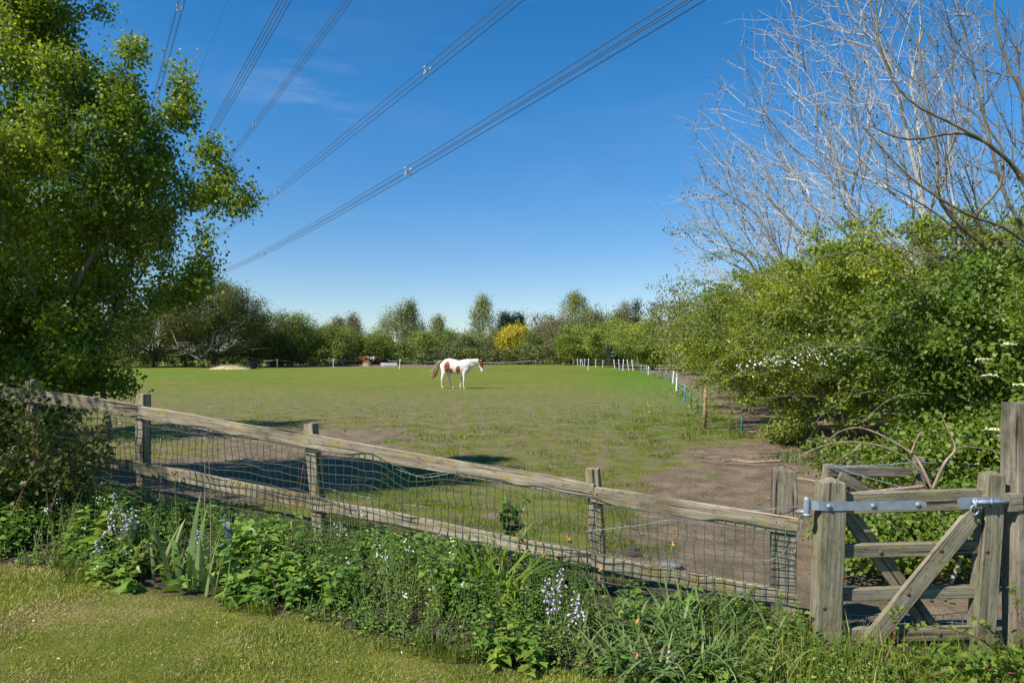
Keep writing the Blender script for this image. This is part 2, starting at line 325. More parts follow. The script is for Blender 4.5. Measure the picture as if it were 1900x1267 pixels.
# ---------------- ground: garden, bank and paddock in one sheet ----------------
def axis(spec):
    out = []
    for a, b, s in spec: out.append(np.arange(a, b, s))
    return np.concatenate(out+[[spec[-1][1]]])
gx = axis([(-1500, -300, 150), (-300, -60, 20), (-60, -16, 1.5), (-16, -7, .4), (-7, 9, .11), (9, 20, .4), (20, 60, 1.5), (60, 300, 20), (300, 1500, 150)])
gy = axis([(-60, -2, 4), (-2, 2, .4), (2, 16, .11), (16, 42, .4), (42, 130, 1.2), (130, 400, 20), (400, 2500, 200)])
XX, YY = np.meshgrid(gx, gy); X, Y = XX.ravel(), YY.ravel()
T = Y-fence_y(np.clip(X, -8, 4))             # signed distance behind the fence line
near = (Y < 45) & (abs(X) < 30)
lump = np.where(near, (fbm(X*3.2, Y*3.2, 0, 5, 4)-.47), 0)
def field_masks(X, Y):
    T = Y-fence_y(np.clip(X, -8, 4))
    w = (fbm(X*.55, Y*.55, 0, 31, 4)-.47)*2.2
    right = sstep(-.6, 1.8, X-(.9+.26*(Y-4.5))+w*1.9)*(1-sstep(11.2, 14.2, Y+w*1.6))
    nearb = .28*(1-sstep(9, 19, Y+w*3.0))
    mid = .37*(1-sstep(18, 60, Y))*sstep(2, 10, Y)
    edgemud = sstep(.35, .75, 1-abs((X+4.6)-(Y-14.2)*-.2)/5.0+w*.25)*(1-sstep(.6, 1.5, abs(Y-14.0+w*.6)))*.95
    back = sstep(76, 83, Y+w*2)*(1-sstep(96, 100, Y))*sstep(-36, -30, X)*(1-sstep(-8, 1, X))
    rightline = np.interp(Y, [8, 15, 23, 37, 51, 65, 90], [3.9, 4.4, 6.1, 8.4, 10.4, 11.8, 11])
    track = 0*.55*np.exp(-((X-(rightline-4.5))/1.1)**2)*sstep(35, 48, Y)*(1-sstep(68, 80, Y))
    bare = np.maximum(.5*(1-sstep(0, 1.5, T)), sstep(.3, 1.1, X-rightline+w*.6)*(Y > 7)*(1-sstep(80, 90, Y)))
    leftmud = .68*sstep(0, .5, 1-np.hypot((X+3.6)/2.9, (Y-9.6)/5.2)+w*.5)
    dirt = np.clip(np.maximum.reduce([leftmud, right, nearb, mid, edgemud, back, bare]), 0, 1)*(T > -.1)
    lush = sstep(-4.2-.05*Y, -.4, X-rightline+w*.7)*(1-sstep(.2, .9, X-rightline))*sstep(12.0, 14.2, Y)*(1-sstep(70, 80, Y))
    lush = np.maximum(lush, .55*sstep(45, 52, Y)*(1-sstep(64, 72, Y))*(1-sstep(-24, -14, X)))
    lush = np.maximum(lush, .2*np.exp(-((Y-46+w*4)/4)**2)*sstep(0, 3, X+w))
    return dirt, lush*(T > 0)
dirt, lush = field_masks(X, Y)
edge = fence_y(X)-1.28+.20*(fbm(X*1.8, Y*0, 0, 12, 3)-.45)*2-.10*np.clip(-X-1.5, 0, 2)
lawn = 1-sstep(-.06, .06, Y-edge)
soil = (1-lawn)*(1-sstep(.2, .7, T))*(Y > 1)
Z = gz(X, Y)+lump*(.02+.07*dirt*(T > .2)*(Y < 30))*np.where(lawn > .5, .6, 1)
mb = MB(); nx, ny = len(gx), len(gy)
i = (np.arange(ny-1)[:, None]*nx+np.arange(nx-1)[None]).ravel()
mb.add(np.stack([X, Y, Z], 1), np.stack([i, i+1, i+nx+1, i+nx], 1))
def ground_mat():
    m, nt, N, L, out = nm('ground_soil_and_grass')
    g = N('ShaderNodeNewGeometry'); at = N('ShaderNodeVertexColor', layer_name='cover'); sp = N('ShaderNodeSeparateColor'); L(at.outputs[0], sp.inputs[0])
    def noise(sc, det=5, rough=.6, stretch=None):
        n = N('ShaderNodeTexNoise'); n.inputs['Scale'].default_value = sc; n.inputs['Detail'].default_value = det; n.inputs['Roughness'].default_value = rough
        if stretch:
            mp = N('ShaderNodeMapping'); mp.inputs['Scale'].default_value = stretch; L(g.outputs['Position'], mp.inputs[0]); L(mp.outputs[0], n.inputs['Vector'])
        else: L(g.outputs['Position'], n.inputs['Vector'])
        return n
    def mix(f, a, b, bt='MIX'):
        x = N('ShaderNodeMixRGB', blend_type=bt)
        for k, v in ((0, f), (1, a), (2, b)):
            if hasattr(v, 'outputs'): L(v.outputs[0], x.inputs[k])
            elif isinstance(v, (int, float)): x.inputs[k].default_value = v
            elif isinstance(v, tuple): x.inputs[k].default_value = c4(v)
            else: L(v, x.inputs[k])
        return x
    n_fine, n_mid, n_big = noise(38, 6, .7), noise(3.2, 5, .6), noise(.22, 4, .55)
    gr1 = ramp(N, [(.28, (.122, .156, .016)), (.5, (.160, .186, .026)), (.72, (.215, .21, .052))]); L(n_mid.outputs[0], gr1.inputs[0])
    gr2 = ramp(N, [(.3, (.82, .95, .8)), (.7, (1.16, 1.05, 1.2))]); L(n_big.outputs[0], gr2.inputs[0])
    grass = mix(1.0, gr1, gr2, 'MULTIPLY')
    nq = noise(.95, 7, .68); gq = ramp(N, [(.34, (.80, .84, .86)), (.5, (1, 1, 1)), (.66, (1.14, 1.02, 1.06))]); L(nq.outputs[0], gq.inputs[0]); grass = mix(1.0, grass, gq, 'MULTIPLY')
    nt2 = noise(.42, 6, .7); gt = ramp(N, [(.56, (0, 0, 0)), (.72, (.42, .42, .42))]); L(nt2.outputs[0], gt.inputs[0]); grass = mix(gt, grass, (.20, .172, .075))
    lushc = ramp(N, [(.3, (.075, .155, .012)), (.7, (.135, .225, .022))]); L(n_mid.outputs[0], lushc.inputs[0])
    nb = noise(1.3, 4); lf = N('ShaderNodeMath', operation='MULTIPLY'); L(sp.outputs[1], lf.inputs[0]); rr = ramp(N, [(.30, (.35,)*3), (.55, (1,)*3)]); L(nb.outputs[0], rr.inputs[0]); L(rr.outputs[0], lf.inputs[1])
    grass = mix(lf, grass, lushc)
    dr = ramp(N, [(.25, (.12, .09, .06)), (.5, (.22, .168, .115)), (.75, (.315, .25, .175))]); L(n_mid.outputs[0], dr.inputs[0])
    df = ramp(N, [(.3, (.62, .6, .58)), (.65, (1.15, 1.13, 1.1))]); L(n_fine.outputs[0], df.inputs[0]); dirtc = mix(.8, dr, df, 'MULTIPLY')
    n_thr = noise(3.4, 9, .74, (1, 1.0, 1)); th = N('ShaderNodeMath', operation='MULTIPLY_ADD'); L(sp.outputs[0], th.inputs[0]); th.inputs[1].default_value = .62; L(n_thr.outputs[0], th.inputs[2])
    tr = ramp(N, [(.68, (0, 0, 0)), (.80, (1, 1, 1))]); L(th.outputs[0], tr.inputs[0])
    gf = ramp(N, [(.3, (.75, .75, .72)), (.7, (1.12, 1.12, 1.12))]); L(n_fine.outputs[0], gf.inputs[0]); grass = mix(.75, grass, gf, 'MULTIPLY')
    field = mix(tr, grass, dirtc)
    lw = ramp(N, [(.28, (.11, .15, .016)), (.5, (.18, .19, .032)), (.72, (.32, .265, .10))]); nl = noise(2.2, 6, .65); L(nl.outputs[0], lw.inputs[0]); lw2 = mix(.9, lw, gf, 'MULTIPLY')
    so_ = ramp(N, [(.3, (.045, .032, .022)), (.7, (.13, .095, .065))]); L(n_fine.outputs[0], so_.inputs[0])
    at2 = N('ShaderNodeVertexColor', layer_name='garden'); sp2 = N('ShaderNodeSeparateColor'); L(at2.outputs[0], sp2.inputs[0])
    a = mix(sp2.outputs[0], field, lw2); b = mix(sp2.outputs[1], a, so_)
    p = N('ShaderNodeBsdfPrincipled'); p.inputs['Roughness'].default_value = .95; p.inputs['Specular IOR Level'].default_value = .1; L(b.outputs[0], p.inputs['Base Color'])
    bm_ = N('ShaderNodeMath', operation='ADD'); L(n_fine.outputs[0], bm_.inputs[0]); nk = noise(9, 5, .7); L(nk.outputs[0], bm_.inputs[1])
    bp = N('ShaderNodeBump'); bp.inputs['Strength'].default_value = .8; bp.inputs['Distance'].default_value = .05; L(bm_.outputs[0], bp.inputs['Height']); L(bp.outputs[0], p.inputs['Normal'])
    L(p.outputs[0], out.inputs[0]); return m
ground = mb.obj('ground', ground_mat())
for nme, ch in (('cover', (dirt, lush)), ('garden', (lawn, soil))):
    ca = ground.data.color_attributes.new(nme, 'FLOAT_COLOR', 'POINT')
    col = np.ones((len(X), 4), np.float32); col[:, 0] = ch[0]; col[:, 1] = ch[1]; col[:, 2] = 0
    ca.data.foreach_set('color', col.ravel())
tag(ground, 'grazed green paddock with bare brown patches, and the mown lawn before the fence', 'ground', kind='structure')

# ---------------- timber ----------------
def beam(name, p0, p1, w, h, mat, parent, side=None, seed=0, wob=.004, bev=.005, top=None, seg=10):
    """a sawn timber from p0 to p1: w across `side`, h across the other way; own X axis along the grain"""
    p0, p1 = Vector(p0), Vector(p1); ax = (p1-p0); Ln = ax.length; ax.normalize()
    s = Vector(side) if side is not None else Vector((0, 1, 0))
    s = (s-ax*s.dot(ax)).normalized(); up = ax.cross(s)
    bm = bmesh.new(); rows = []
    cs = [(-w/2+bev, -h/2), (w/2-bev, -h/2), (w/2, -h/2+bev), (w/2, h/2-bev), (w/2-bev, h/2), (-w/2+bev, h/2), (-w/2, h/2-bev), (-w/2, -h/2+bev)]
    xs = [bev*.0]+[Ln*k/seg for k in range(1, seg)]+[Ln]
    for k, x in enumerate(xs):
        dx = wob*(float(vnoise(x*2.3, seed*7.1, 1, 3))-.5)*2; dz = wob*(float(vnoise(x*2.1, seed*5.3, 9, 4))-.5)*2
        e = .93 if k in (0, len(xs)-1) else 1
        rows.append([bm.verts.new((x, a*e+dx+wob*.5*(float(vnoise(x*5, a*90, b*90, seed))-.5), b*e+dz+wob*.5*(float(vnoise(x*5, a*90, b*90, seed+5))-.5))) for a, b in cs])
    for k in range(len(rows)-1):
        for q in range(8): bm.faces.new((rows[k][q], rows[k][(q+1) % 8], rows[k+1][(q+1) % 8], rows[k+1][q]))
    bm.faces.new(rows[0][::-1])
    if top:                                     # weathered, peaked or slanted post top
        c = bm.verts.new((Ln+top, 0, 0)); [bm.faces.new((rows[-1][q], rows[-1][(q+1) % 8], c)) for q in range(8)]
    else: bm.faces.new(rows[-1])
    bmesh.ops.recalc_face_normals(bm, faces=bm.faces)
    me = bpy.data.meshes.new(name); bm.to_mesh(me); bm.free(); me.materials.append(mat)
    for p in me.polygons: p.use_smooth = False
    o = link(name, me, parent, p0)
    m3 = Matrix((ax, s, up)).transposed(); o.rotation_mode = 'QUATERNION'; o.rotation_quaternion = m3.to_quaternion()
    return o
def bolt(name, p, n, r, mat, parent, th=.008):
    n = Vector(n).normalized(); mb = MB(); q = [Vector(p)+n*(-.004), Vector(p)+n*th*.55, Vector(p)+n*th]
    tube(mb, q, [r, r, r*.6], 10); return mb.obj(name, mat, parent)
FN = Vector((-.287, -.958, 0))                  # the way the front of the fence faces
fence = thing('wooden_fence', 'weathered post and rail fence hung with green netting between lawn and paddock', 'fence', gp(-1.5, fence_y(-1.5)))
PW = .088
for sd, (pxt, pyt, pxb, w, tp) in enumerate([(62, 706, 66, .088, .004), (266, 731, 266, .088, .004), (577, 786, 596, .086, .006), (1101, 869, 1112, .092, .008), (1455, 872, 1453, .145, .03)]):
    t = FP(pxt, pyt, .06); db = fdepth(pxb)+.06; b = P(pxb, 655, db); zb = gzf(b.x, b.y)-.15
    ln = (t.z-zb)/(t.z-(EYE-(985-655)/FPX*db)) if False else 1
    b = Vector((t.x+(b.x-t.x)*1.2, t.y+(b.y-t.y)*1.2, zb))
    beam('post', b, t, w, w, M['postwood' if sd == 4 else 'rail'], fence, side=FN, seed=sd, top=tp, wob=.006, seg=8)
def rail(pts, h, sd, off):
    a, b = FP(pts[0], pts[1], off), FP(pts[2], pts[3], off)
    dz = Vector((0, 0, h/2)); return beam('rail', a-dz, b-dz, .036, h, M['rail'], fence, side=FN, seed=sd, wob=.010, seg=14)
rail((8, 717, 261, 749), .115, 11, .0); rail((259, 751, 1101, 897), .108, 12, -.004); rail((1098, 899, 1479, 958), .108, 13, .002)
rail((20, 817, 261, 854), .10, 14, .0); rail((258, 856, 1100, 1024), .10, 15, -.003); rail((1097, 1026, 1477, 1098), .10, 16, .003)
for px, py in ((1096, 912), (1096, 932), (1107, 916), (1107, 937), (255, 762), (266, 768), (575, 822), (1440, 968), (1440, 982), (1094, 1045), (1458, 1110)):
    p = FP(px, py, -.024); bolt('nail', p, FN, .0045, M['rust'], fence, .003)
# garden netting stapled to the front of the rails
def net():
    mb = MB(); x0, x1 = 112, 1474; ds = .058
    pts = [FP(px, 655, -.027) for px in np.linspace(x0, x1, 400)]
    s = np.concatenate([[0], np.cumsum([(pts[k+1]-pts[k]).length for k in range(399)])]); n = int(s[-1]/ds)
    cols = np.interp(np.linspace(0, s[-1], n+1), s, np.linspace(x0, x1, 400))
    ytop = lambda px: np.interp(px, [100, 265, 420, 580, 690, 760, 840, 1000, 1090, 1120, 1180, 1300, 1440, 1480], [752, 774, 800, 833, 842, 880, 873, 905, 917, 935, 945, 962, 980, 982])
    ybot = lambda px: np.interp(px, [100, 265, 580, 800, 1000, 1100, 1250, 1480], [905, 930, 985, 1035, 1075, 1078, 1092, 1118])
    rows = 11; G = np.zeros((len(cols), rows+1, 3))
    for a, px in enumerate(cols):
        for r in range(rows+1):
            py = ytop(px)+(ybot(px)-ytop(px))*r/rows
            bulge = .03*(float(vnoise(a*.16, r*.35, 0, 8))-.5)*(1 if 0 < r < rows else .4)
            p = FP(px+ (float(vnoise(a*.5, r*.7, 2, 9))-.5)*9, py+(float(vnoise(a*.4, r*.5, 7, 10))-.5)*9, -.026-max(0, bulge)*.8)
            onrail = 0
            G[a, r] = p
    for a in range(len(cols)): tube(mb, G[a], .0029, 3)
    for r in range(rows+1): tube(mb, G[:, r], .0027 if 0 < r < rows else .0038, 3)
    return mb.obj('netting', M['net'], fence)
net()
def wire(name, pts, r, mat, parent, barb=0, n=10):
    mb = MB(); q = smooth_path(pts, n); tube(mb, q, r, 4)
    if barb:
        d = np.random.default_rng(3)
        for k in range(0, len(q), barb):
            v = unit(d.normal(size=3))*.014; tube(mb, [q[k]-v, q[k], q[k]+v], r*.8, 3)
    return mb.obj(name, mat, parent)
wire('wire_strand', [FP(1085, 985, -.04), FP(1180, 975, -.045), FP(1262, 966, -.05), FP(1335, 1012, -.05), FP(1420, 1040, -.045), FP(1476, 1002, -.08), FP(1487, 965, -.05), FP(1490, 950, 0)], .0018, M['wire'], fence, 3)
wire('wire_strand', [FP(596, 905, .12), FP(660, 918, .12), FP(730, 932, .12), FP(800, 942, .12)], .002, M['wire'], fence, 4)
wire('wire_strand', [FP(735, 870, -.03), FP(785, 885, -.03), FP(830, 879, -.03)], .002, M['wire'], fence, 4)
wire('wire_strand', [FP(1390, 948, .02), FP(1440, 943, -.03), FP(1492, 938, .0)], .002, M['wire'], fence, 5)

# ---------------- garden gate ----------------
GD = 4.12
def GP(px, py, off=0.0): return P(px, py, GD+off)
gate = thing('garden_gate', 'small weathered wooden gate with diagonal braces and a long grey hinge strap', 'gate', GP(1690, 1222))
F0 = (0, -1, 0)
beam('stile', GP(1529, 1228), GP(1541, 893), .15, .115, M['gate'], gate, side=(1, 0, 0), seed=21, top=.03, wob=.004, seg=9)
beam('stile', GP(1815, 1228), GP(1840, 879), .115, .10, M['gate'], gate, side=(1, 0, 0), seed=22, top=.02, wob=.004, seg=9)
for sd, (xa, ya, xb, yb, h) in enumerate([(1560, 934, 1826, 924, .125), (1557, 1022, 1823, 1015, .082), (1555, 1102, 1818, 1096, .072), (1552, 1176, 1812, 1172, .078)]):
    beam('rail', GP(xa, ya, .012), GP(xb, yb, .012), .045, h, M['gate'], gate, side=(0, 1, 0), seed=30+sd, wob=.004)
beam('brace', GP(1806, 955, -.035), GP(1590, 1220, -.035), .036, .105, M['gate'], gate, side=(0, 1, 0), seed=41, wob=.003)
beam('brace', GP(1573, 952, .06), GP(1760, 1212, .06), .036, .10, M['gate'], gate, side=(0, 1, 0), seed=42, wob=.003)
for px, py, o in ((1634, 1024, -.014), (1746, 1020, -.056), (1685, 1101, -.056), (1616, 1180, -.056), (1743, 1175, -.014), (1831, 1022, -.052), (1529, 1127, -.06)):
    bolt('bolt', GP(px, py, o), F0, .012, M['rust'], gate, .006)
def strap():
    mb = MB()
    prof = [(1497, 938, -.03), (1509, 937, -.045), (1519, 938, -.066), (1530, 939, -.066), (1600, 938, -.066), (1705, 936, -.066), (1719, 936, -.066)]
    h = .027
    front, back = [], []
    for k, (x, y, o) in enumerate(prof):
        hh = h if k < len(prof)-1 else h*.45
        for z in (-hh, hh): front.append(GP(x, y, o)+Vector((0, 0, z))); back.append(GP(x, y, o+.007)+Vector((0, 0, z)))
    n = len(front); V = front+back; F = []
    for k in range(0, n-2, 2):
        F += [(k, k+2, k+3, k+1), (n+k, n+k+1, n+k+3, n+k+2), (k, n+k, n+k+2, k+2), (k+1, k+3, n+k+3, n+k+1)]
    F += [(0, 1, n+1, n), (n-2, n+n-2, n+n-1, n-1)]
    mb.add([list(v) for v in V], F); o = mb.obj('hinge_strap', M['steel'], gate, smooth=False)
    for x, y in ((1538, 939), (1620, 938), (1703, 936)): bolt('bolt', GP(x, y, -.068), F0, .015, M['steel'], o, .012)
    m2 = MB(); tube(m2, [GP(1497, 958, -.03), GP(1497, 952, -.03), GP(1497, 927, -.03), GP(1497, 921, -.03)], [.016, .02, .02, .014], 12)
    tube(m2, [GP(1482, 949, -.01), GP(1490, 949, -.025), GP(1498, 949, -.03)], .011, 8); tube(m2, [GP(1484, 949, -.01), GP(1478, 949, .06)], .012, 8)
    tube(m2, [GP(1497, 957, -.03), GP(1497, 952, -.03)], .027, 12); m2.obj('hinge_pin', M['steel'], o)
strap()
def latch():
    mb = MB()
    V = []; 
    for o in (-.052, -.060):
        V += [list(GP(x, y, o)) for x, y in ((1776, 928), (1782, 922), (1855, 921), (1857, 938), (1784, 943), (1777, 940))]
    F3 = [(0, 1, 2), (0, 2, 3), (0, 3, 4), (0, 4, 5), (6, 8, 7), (6, 9, 8), (6, 10, 9), (6, 11, 10)]
    mb.add(V, F3); mb.add(V, [(k, (k+1) % 6, (k+1) % 6+6, k+6) for k in range(6)])
    o = mb.obj('latch', M['steel'], gate, smooth=False)
    m2 = MB(); tube(m2, [GP(1804, 932, -.075), GP(1840, 931, -.075), GP(1872, 931, -.07)], .013, 10); tube(m2, [GP(1812, 926, -.06), GP(1812, 931, -.08), GP(1812, 938, -.062)], .011, 8)
    tube(m2, [GP(1840, 925, -.06), GP(1840, 931, -.09), GP(1840, 938, -.062)], .009, 8); m2.obj('slide_bolt', M['steel'], o)
    m3 = MB(); ring = [GP(1808+7*math.cos(a), 946+9*math.sin(a), -.085) for a in np.linspace(0, 6.28, 14)]; tube(m3, ring, .006, 6)
    tube(m3, [GP(1806, 925, -.07), GP(1810, 935, -.088), GP(1811, 944, -.09)], .008, 6); m3.obj('ring_pull', M['steel'], o)
latch()
def gate_net():
    mb = MB()
    for rows, x0, x1 in (((1140, 1156, 1172, 1188, 1204), 1558, 1800),):
        for y in rows: tube(mb, [GP(x, y+(x-1558)*-.01+2*math.sin(x*.05+y), .07) for x in np.linspace(x0, x1, 20)], .0024, 4)
        for x in np.arange(x0, x1, 17.5): tube(mb, [GP(x+2*math.sin(y+x), y, .07) for y in np.linspace(rows[0], rows[-1]+6, 5)], .0024, 4)
    return mb.obj('wire_mesh', M['wire'], gate)
gate_net()
# tall post at the latch side, with the striker block
tp_ = thing('gate_post', 'tall grey square wooden post beside the latch of the gate', 'post', P(1887, 1250, 4.12))
beam('post_shaft', P(1899, 1262, 4.12), P(1894, 747, 4.12), .155, .15, M['postwood'], tp_, side=(1, 0, 0), seed=51, top=.006, wob=.004)
beam('striker_block', P(1868, 932, 4.06), P(1893, 930, 4.06), .05, .11, M['postwood'], tp_, side=(0, 1, 0), seed=52, seg=2, wob=.002)
# low fence beyond the gate
D2 = 6.1
bf = thing('rail_fence', 'low grey rail fence with a slanting brace behind the garden gate', 'fence', P(1640, 1005, D2))
beam('rail', P(1536, 874, D2), P(1862, 880, D2+.2), .04, .09, M['postwood'], bf, side=(0, 1, 0), seed=61, wob=.008)
beam('brace', P(1556, 884, D2-.05), P(1830, 1012, D2-.05), .036, .10, M['postwood'], bf, side=(0, 1, 0), seed=62, wob=.006)
for k, (px, py, w) in enumerate(((1540, 862, .1), (1706, 848, .085), (1850, 868, .09))):
    t = P(px, py, D2+.07); beam('post', (t.x-.03, t.y, gzf(t.x, t.y)-.1), t, w, w, M['postwood'], bf, side=(0, 1, 0), seed=70+k, top=.012, wob=.006)
t = P(1704, 905, D2-.5); beam('post', (t.x-.07, t.y, gzf(t.x, t.y)-.1), t, .085, .085, M['gate'], bf, side=(0, 1, 0), seed=74, top=.012)
wire('twine', [P(1535, 860, D2-.05), P(1560, 864, D2-.05), P(1640, 862, D2-.05), P(1712, 858, D2), P(1850, 863, D2+.1)], .0035, M['bluetwine'], bf, 3)
wire('twine', [P(1545, 862, D2-.06), P(1590, 880, D2-.1), P(1650, 897, D2-.15), P(1700, 912, D2-.2)], .0035, M['bluetwine'], bf, 3)

# ---------------- fallen branches ----------------
def branch(name, label, paths, mat, origin):
    mb = MB()
    for pts, r0, r1 in paths:
        q = smooth_path(pts, 8); tube(mb, q, np.linspace(r0, r1, len(q)), 7)
    o = mb.obj(name, mat, None, origin=origin); return tag(o, label, 'branch')
Db = 5.4
B = lambda px, py, o=0: P(px, py, Db+o)
branch('fallen_branch', 'bare pinkish dead branch arching up behind the gate', [
    ([B(1768, 1060, -.1), B(1745, 960), B(1728, 905), B(1700, 865), B(1655, 835), B(1600, 821), B(1545, 822), B(1500, 838), B(1478, 852)], .012, .003),
    ([B(1728, 905), B(1700, 850, .1), B(1650, 815, .15), B(1598, 794, .2), B(1560, 800, .2), B(1535, 818, .2)], .012, .003),
    ([B(1730, 908), B(1752, 860, -.05), B(1772, 832, -.05), B(1758, 795, -.05), B(1745, 765, -.05)], .013, .004),
    ([B(1772, 832, -.05), B(1800, 829), B(1860, 838, .1)], .008, .003), ([B(1690, 842, .1), B(1703, 810, .1), B(1712, 800, .12)], .009, .004),
    ([B(1545, 822), B(1530, 810), B(1525, 800)], .007, .003), ([B(1600, 821), B(1585, 835), B(1560, 850)], .006, .003)], M['deadwood'], B(1768, 1060, -.1))
branch('fallen_branch', 'thin pink dead stick lying behind the top of the gate', [([B(1470, 886, .2), B(1515, 893), B(1560, 908, -.1)], .008, .006), ([B(1580, 915, -.1), B(1640, 910, -.1), B(1716, 902, -.05)], .011, .016)], M['deadwood'], B(1716, 902))
branch('fallen_branch', 'short brown crooked stick lying on bare earth by the fence end', [([P(1340, 860, 10.1)+Vector((0, 0, .03)), P(1360, 857, 10.2)+Vector((0, 0, .03)), P(1395, 861, 10.0)+Vector((0, 0, .03)), P(1450, 861, 10.0)+Vector((0, 0, .05))], .013, .022)], M['deadwood'], P(1340, 860, 10.1))
branch('fallen_branch', 'pale bleached stick leaning upright behind the right half of the gate', [([P(1764, 1082, 5.0), P(1785, 1030, 5.0), P(1800, 985, 5.05), P(1812, 955, 5.1)], .014, .012)], M['bleached'], P(1764, 1082, 5.0))
st = branch('leaning_stake', 'short yellowish wooden stake leaning behind the netting under the left tree', [([P(207, 815, 6.9), P(200, 780, 6.9), P(193, 745, 6.95), P(188, 700, 7.0)], .032, .026)], M['stake'], P(207, 815, 6.9)); st['category'] = 'stake'
def lump_mesh(name, label, cat, c, r, sq, mat, seed):
    bm = bmesh.new(); bmesh.ops.create_icosphere(bm, subdivisions=4, radius=1)
    for v in bm.verts:
        k = .72+.6*float(fbm(v.co.x*1.6, v.co.y*1.6, v.co.z*1.6, seed, 4)); v.co = Vector((v.co.x*r[0], v.co.y*r[1], v.co.z*r[2]))*k
        if v.co.z < 0: v.co.z *= sq
    me = bpy.data.meshes.new(name); bm.to_mesh(me); bm.free(); me.materials.append(mat); [setattr(p, 'use_smooth', True) for p in me.polygons]
    return tag(link(name, me, None, c), label, cat)
def onground(px, py): d = EYE*FPX/(py-HORIZ); return Vector(((px-MIDX)/FPX*d, d, gzf((px-MIDX)/FPX*d, d)))
lump_mesh('dung_heap', 'dark brown clod of dung on bare earth behind the netting', 'dung', P(1171, 1030, 5.6)+Vector((0, 0, -.0)), (.09, .08, .07), .3, M['dung'], 3)
lump_mesh('stone', 'flat grey stone lying on earth behind the lower fence rail', 'stone', P(1240, 1048, 5.3), (.10, .08, .035), .3, M['stone'], 5)
# ---------------- horses ----------------
def hz(zx, zy): return ((zx-800)/412, (945-zy)/412)
def coat_mat():
    m, nt, N, L, out = nm('pinto_coat'); vc = N('ShaderNodeVertexColor', layer_name='coat')
    tc = N('ShaderNodeTexCoord'); ns = N('ShaderNodeTexNoise'); ns.inputs['Scale'].default_value = 9; ns.inputs['Detail'].default_value = 5; L(tc.outputs['Object'], ns.inputs['Vector'])
    rp = ramp(N, [(.3, (.82, .78, .72)), (.7, (1, 1, 1))]); L(ns.outputs[0], rp.inputs[0])
    mx = N('ShaderNodeMixRGB', blend_type='MULTIPLY'); mx.inputs[0].default_value = 1; L(vc.outputs[0], mx.inputs[1]); L(rp.outputs[0], mx.inputs[2])
    p = N('ShaderNodeBsdfPrincipled'); p.inputs['Roughness'].default_value = .6; p.inputs['Specular IOR Level'].default_value = .25; L(mx.outputs[0], p.inputs['Base Color']); L(p.outputs[0], out.inputs[0]); return m
COAT = coat_mat()
def loft(mb, secs, sides=14):
    """secs: (zoom x, zoom y, half height across the path, half width in y, y centre)"""
    p = np.array([(hz(s[0], s[1])[0], s[4], hz(s[0], s[1])[1]) for s in secs]); t = np.gradient(p, axis=0); t[:, 1] *= .3; t = unit(t)
    ang = np.arange(sides)*2*math.pi/sides; V = []
    for i, s in enumerate(secs):
        b = np.cross(np.array([0, 1., 0]), t[i]); b /= np.linalg.norm(b)
        V.append(p[i]+np.cos(ang)[:, None]*b*s[2]+np.sin(ang)[:, None]*np.array([0, 1., 0])*s[3])
    n = len(secs); q = np.arange(sides); F = np.concatenate([np.stack([i*sides+q, i*sides+(q+1) % sides, (i+1)*sides+(q+1) % sides, (i+1)*sides+q], 1) for i in range(n-1)])
    V = np.concatenate(V); base = mb.n; mb.add(V, F)
    k = (n-1)*sides; F2 = np.array([[k, k+i, k+i+1] for i in range(1, sides-1)]+[[0, i+1, i] for i in range(1, sides-1)])
    mb.v.append(np.zeros((0, 3))); mb.f3.append(F2+base); mb.m3.append(np.full(len(F2), 0))
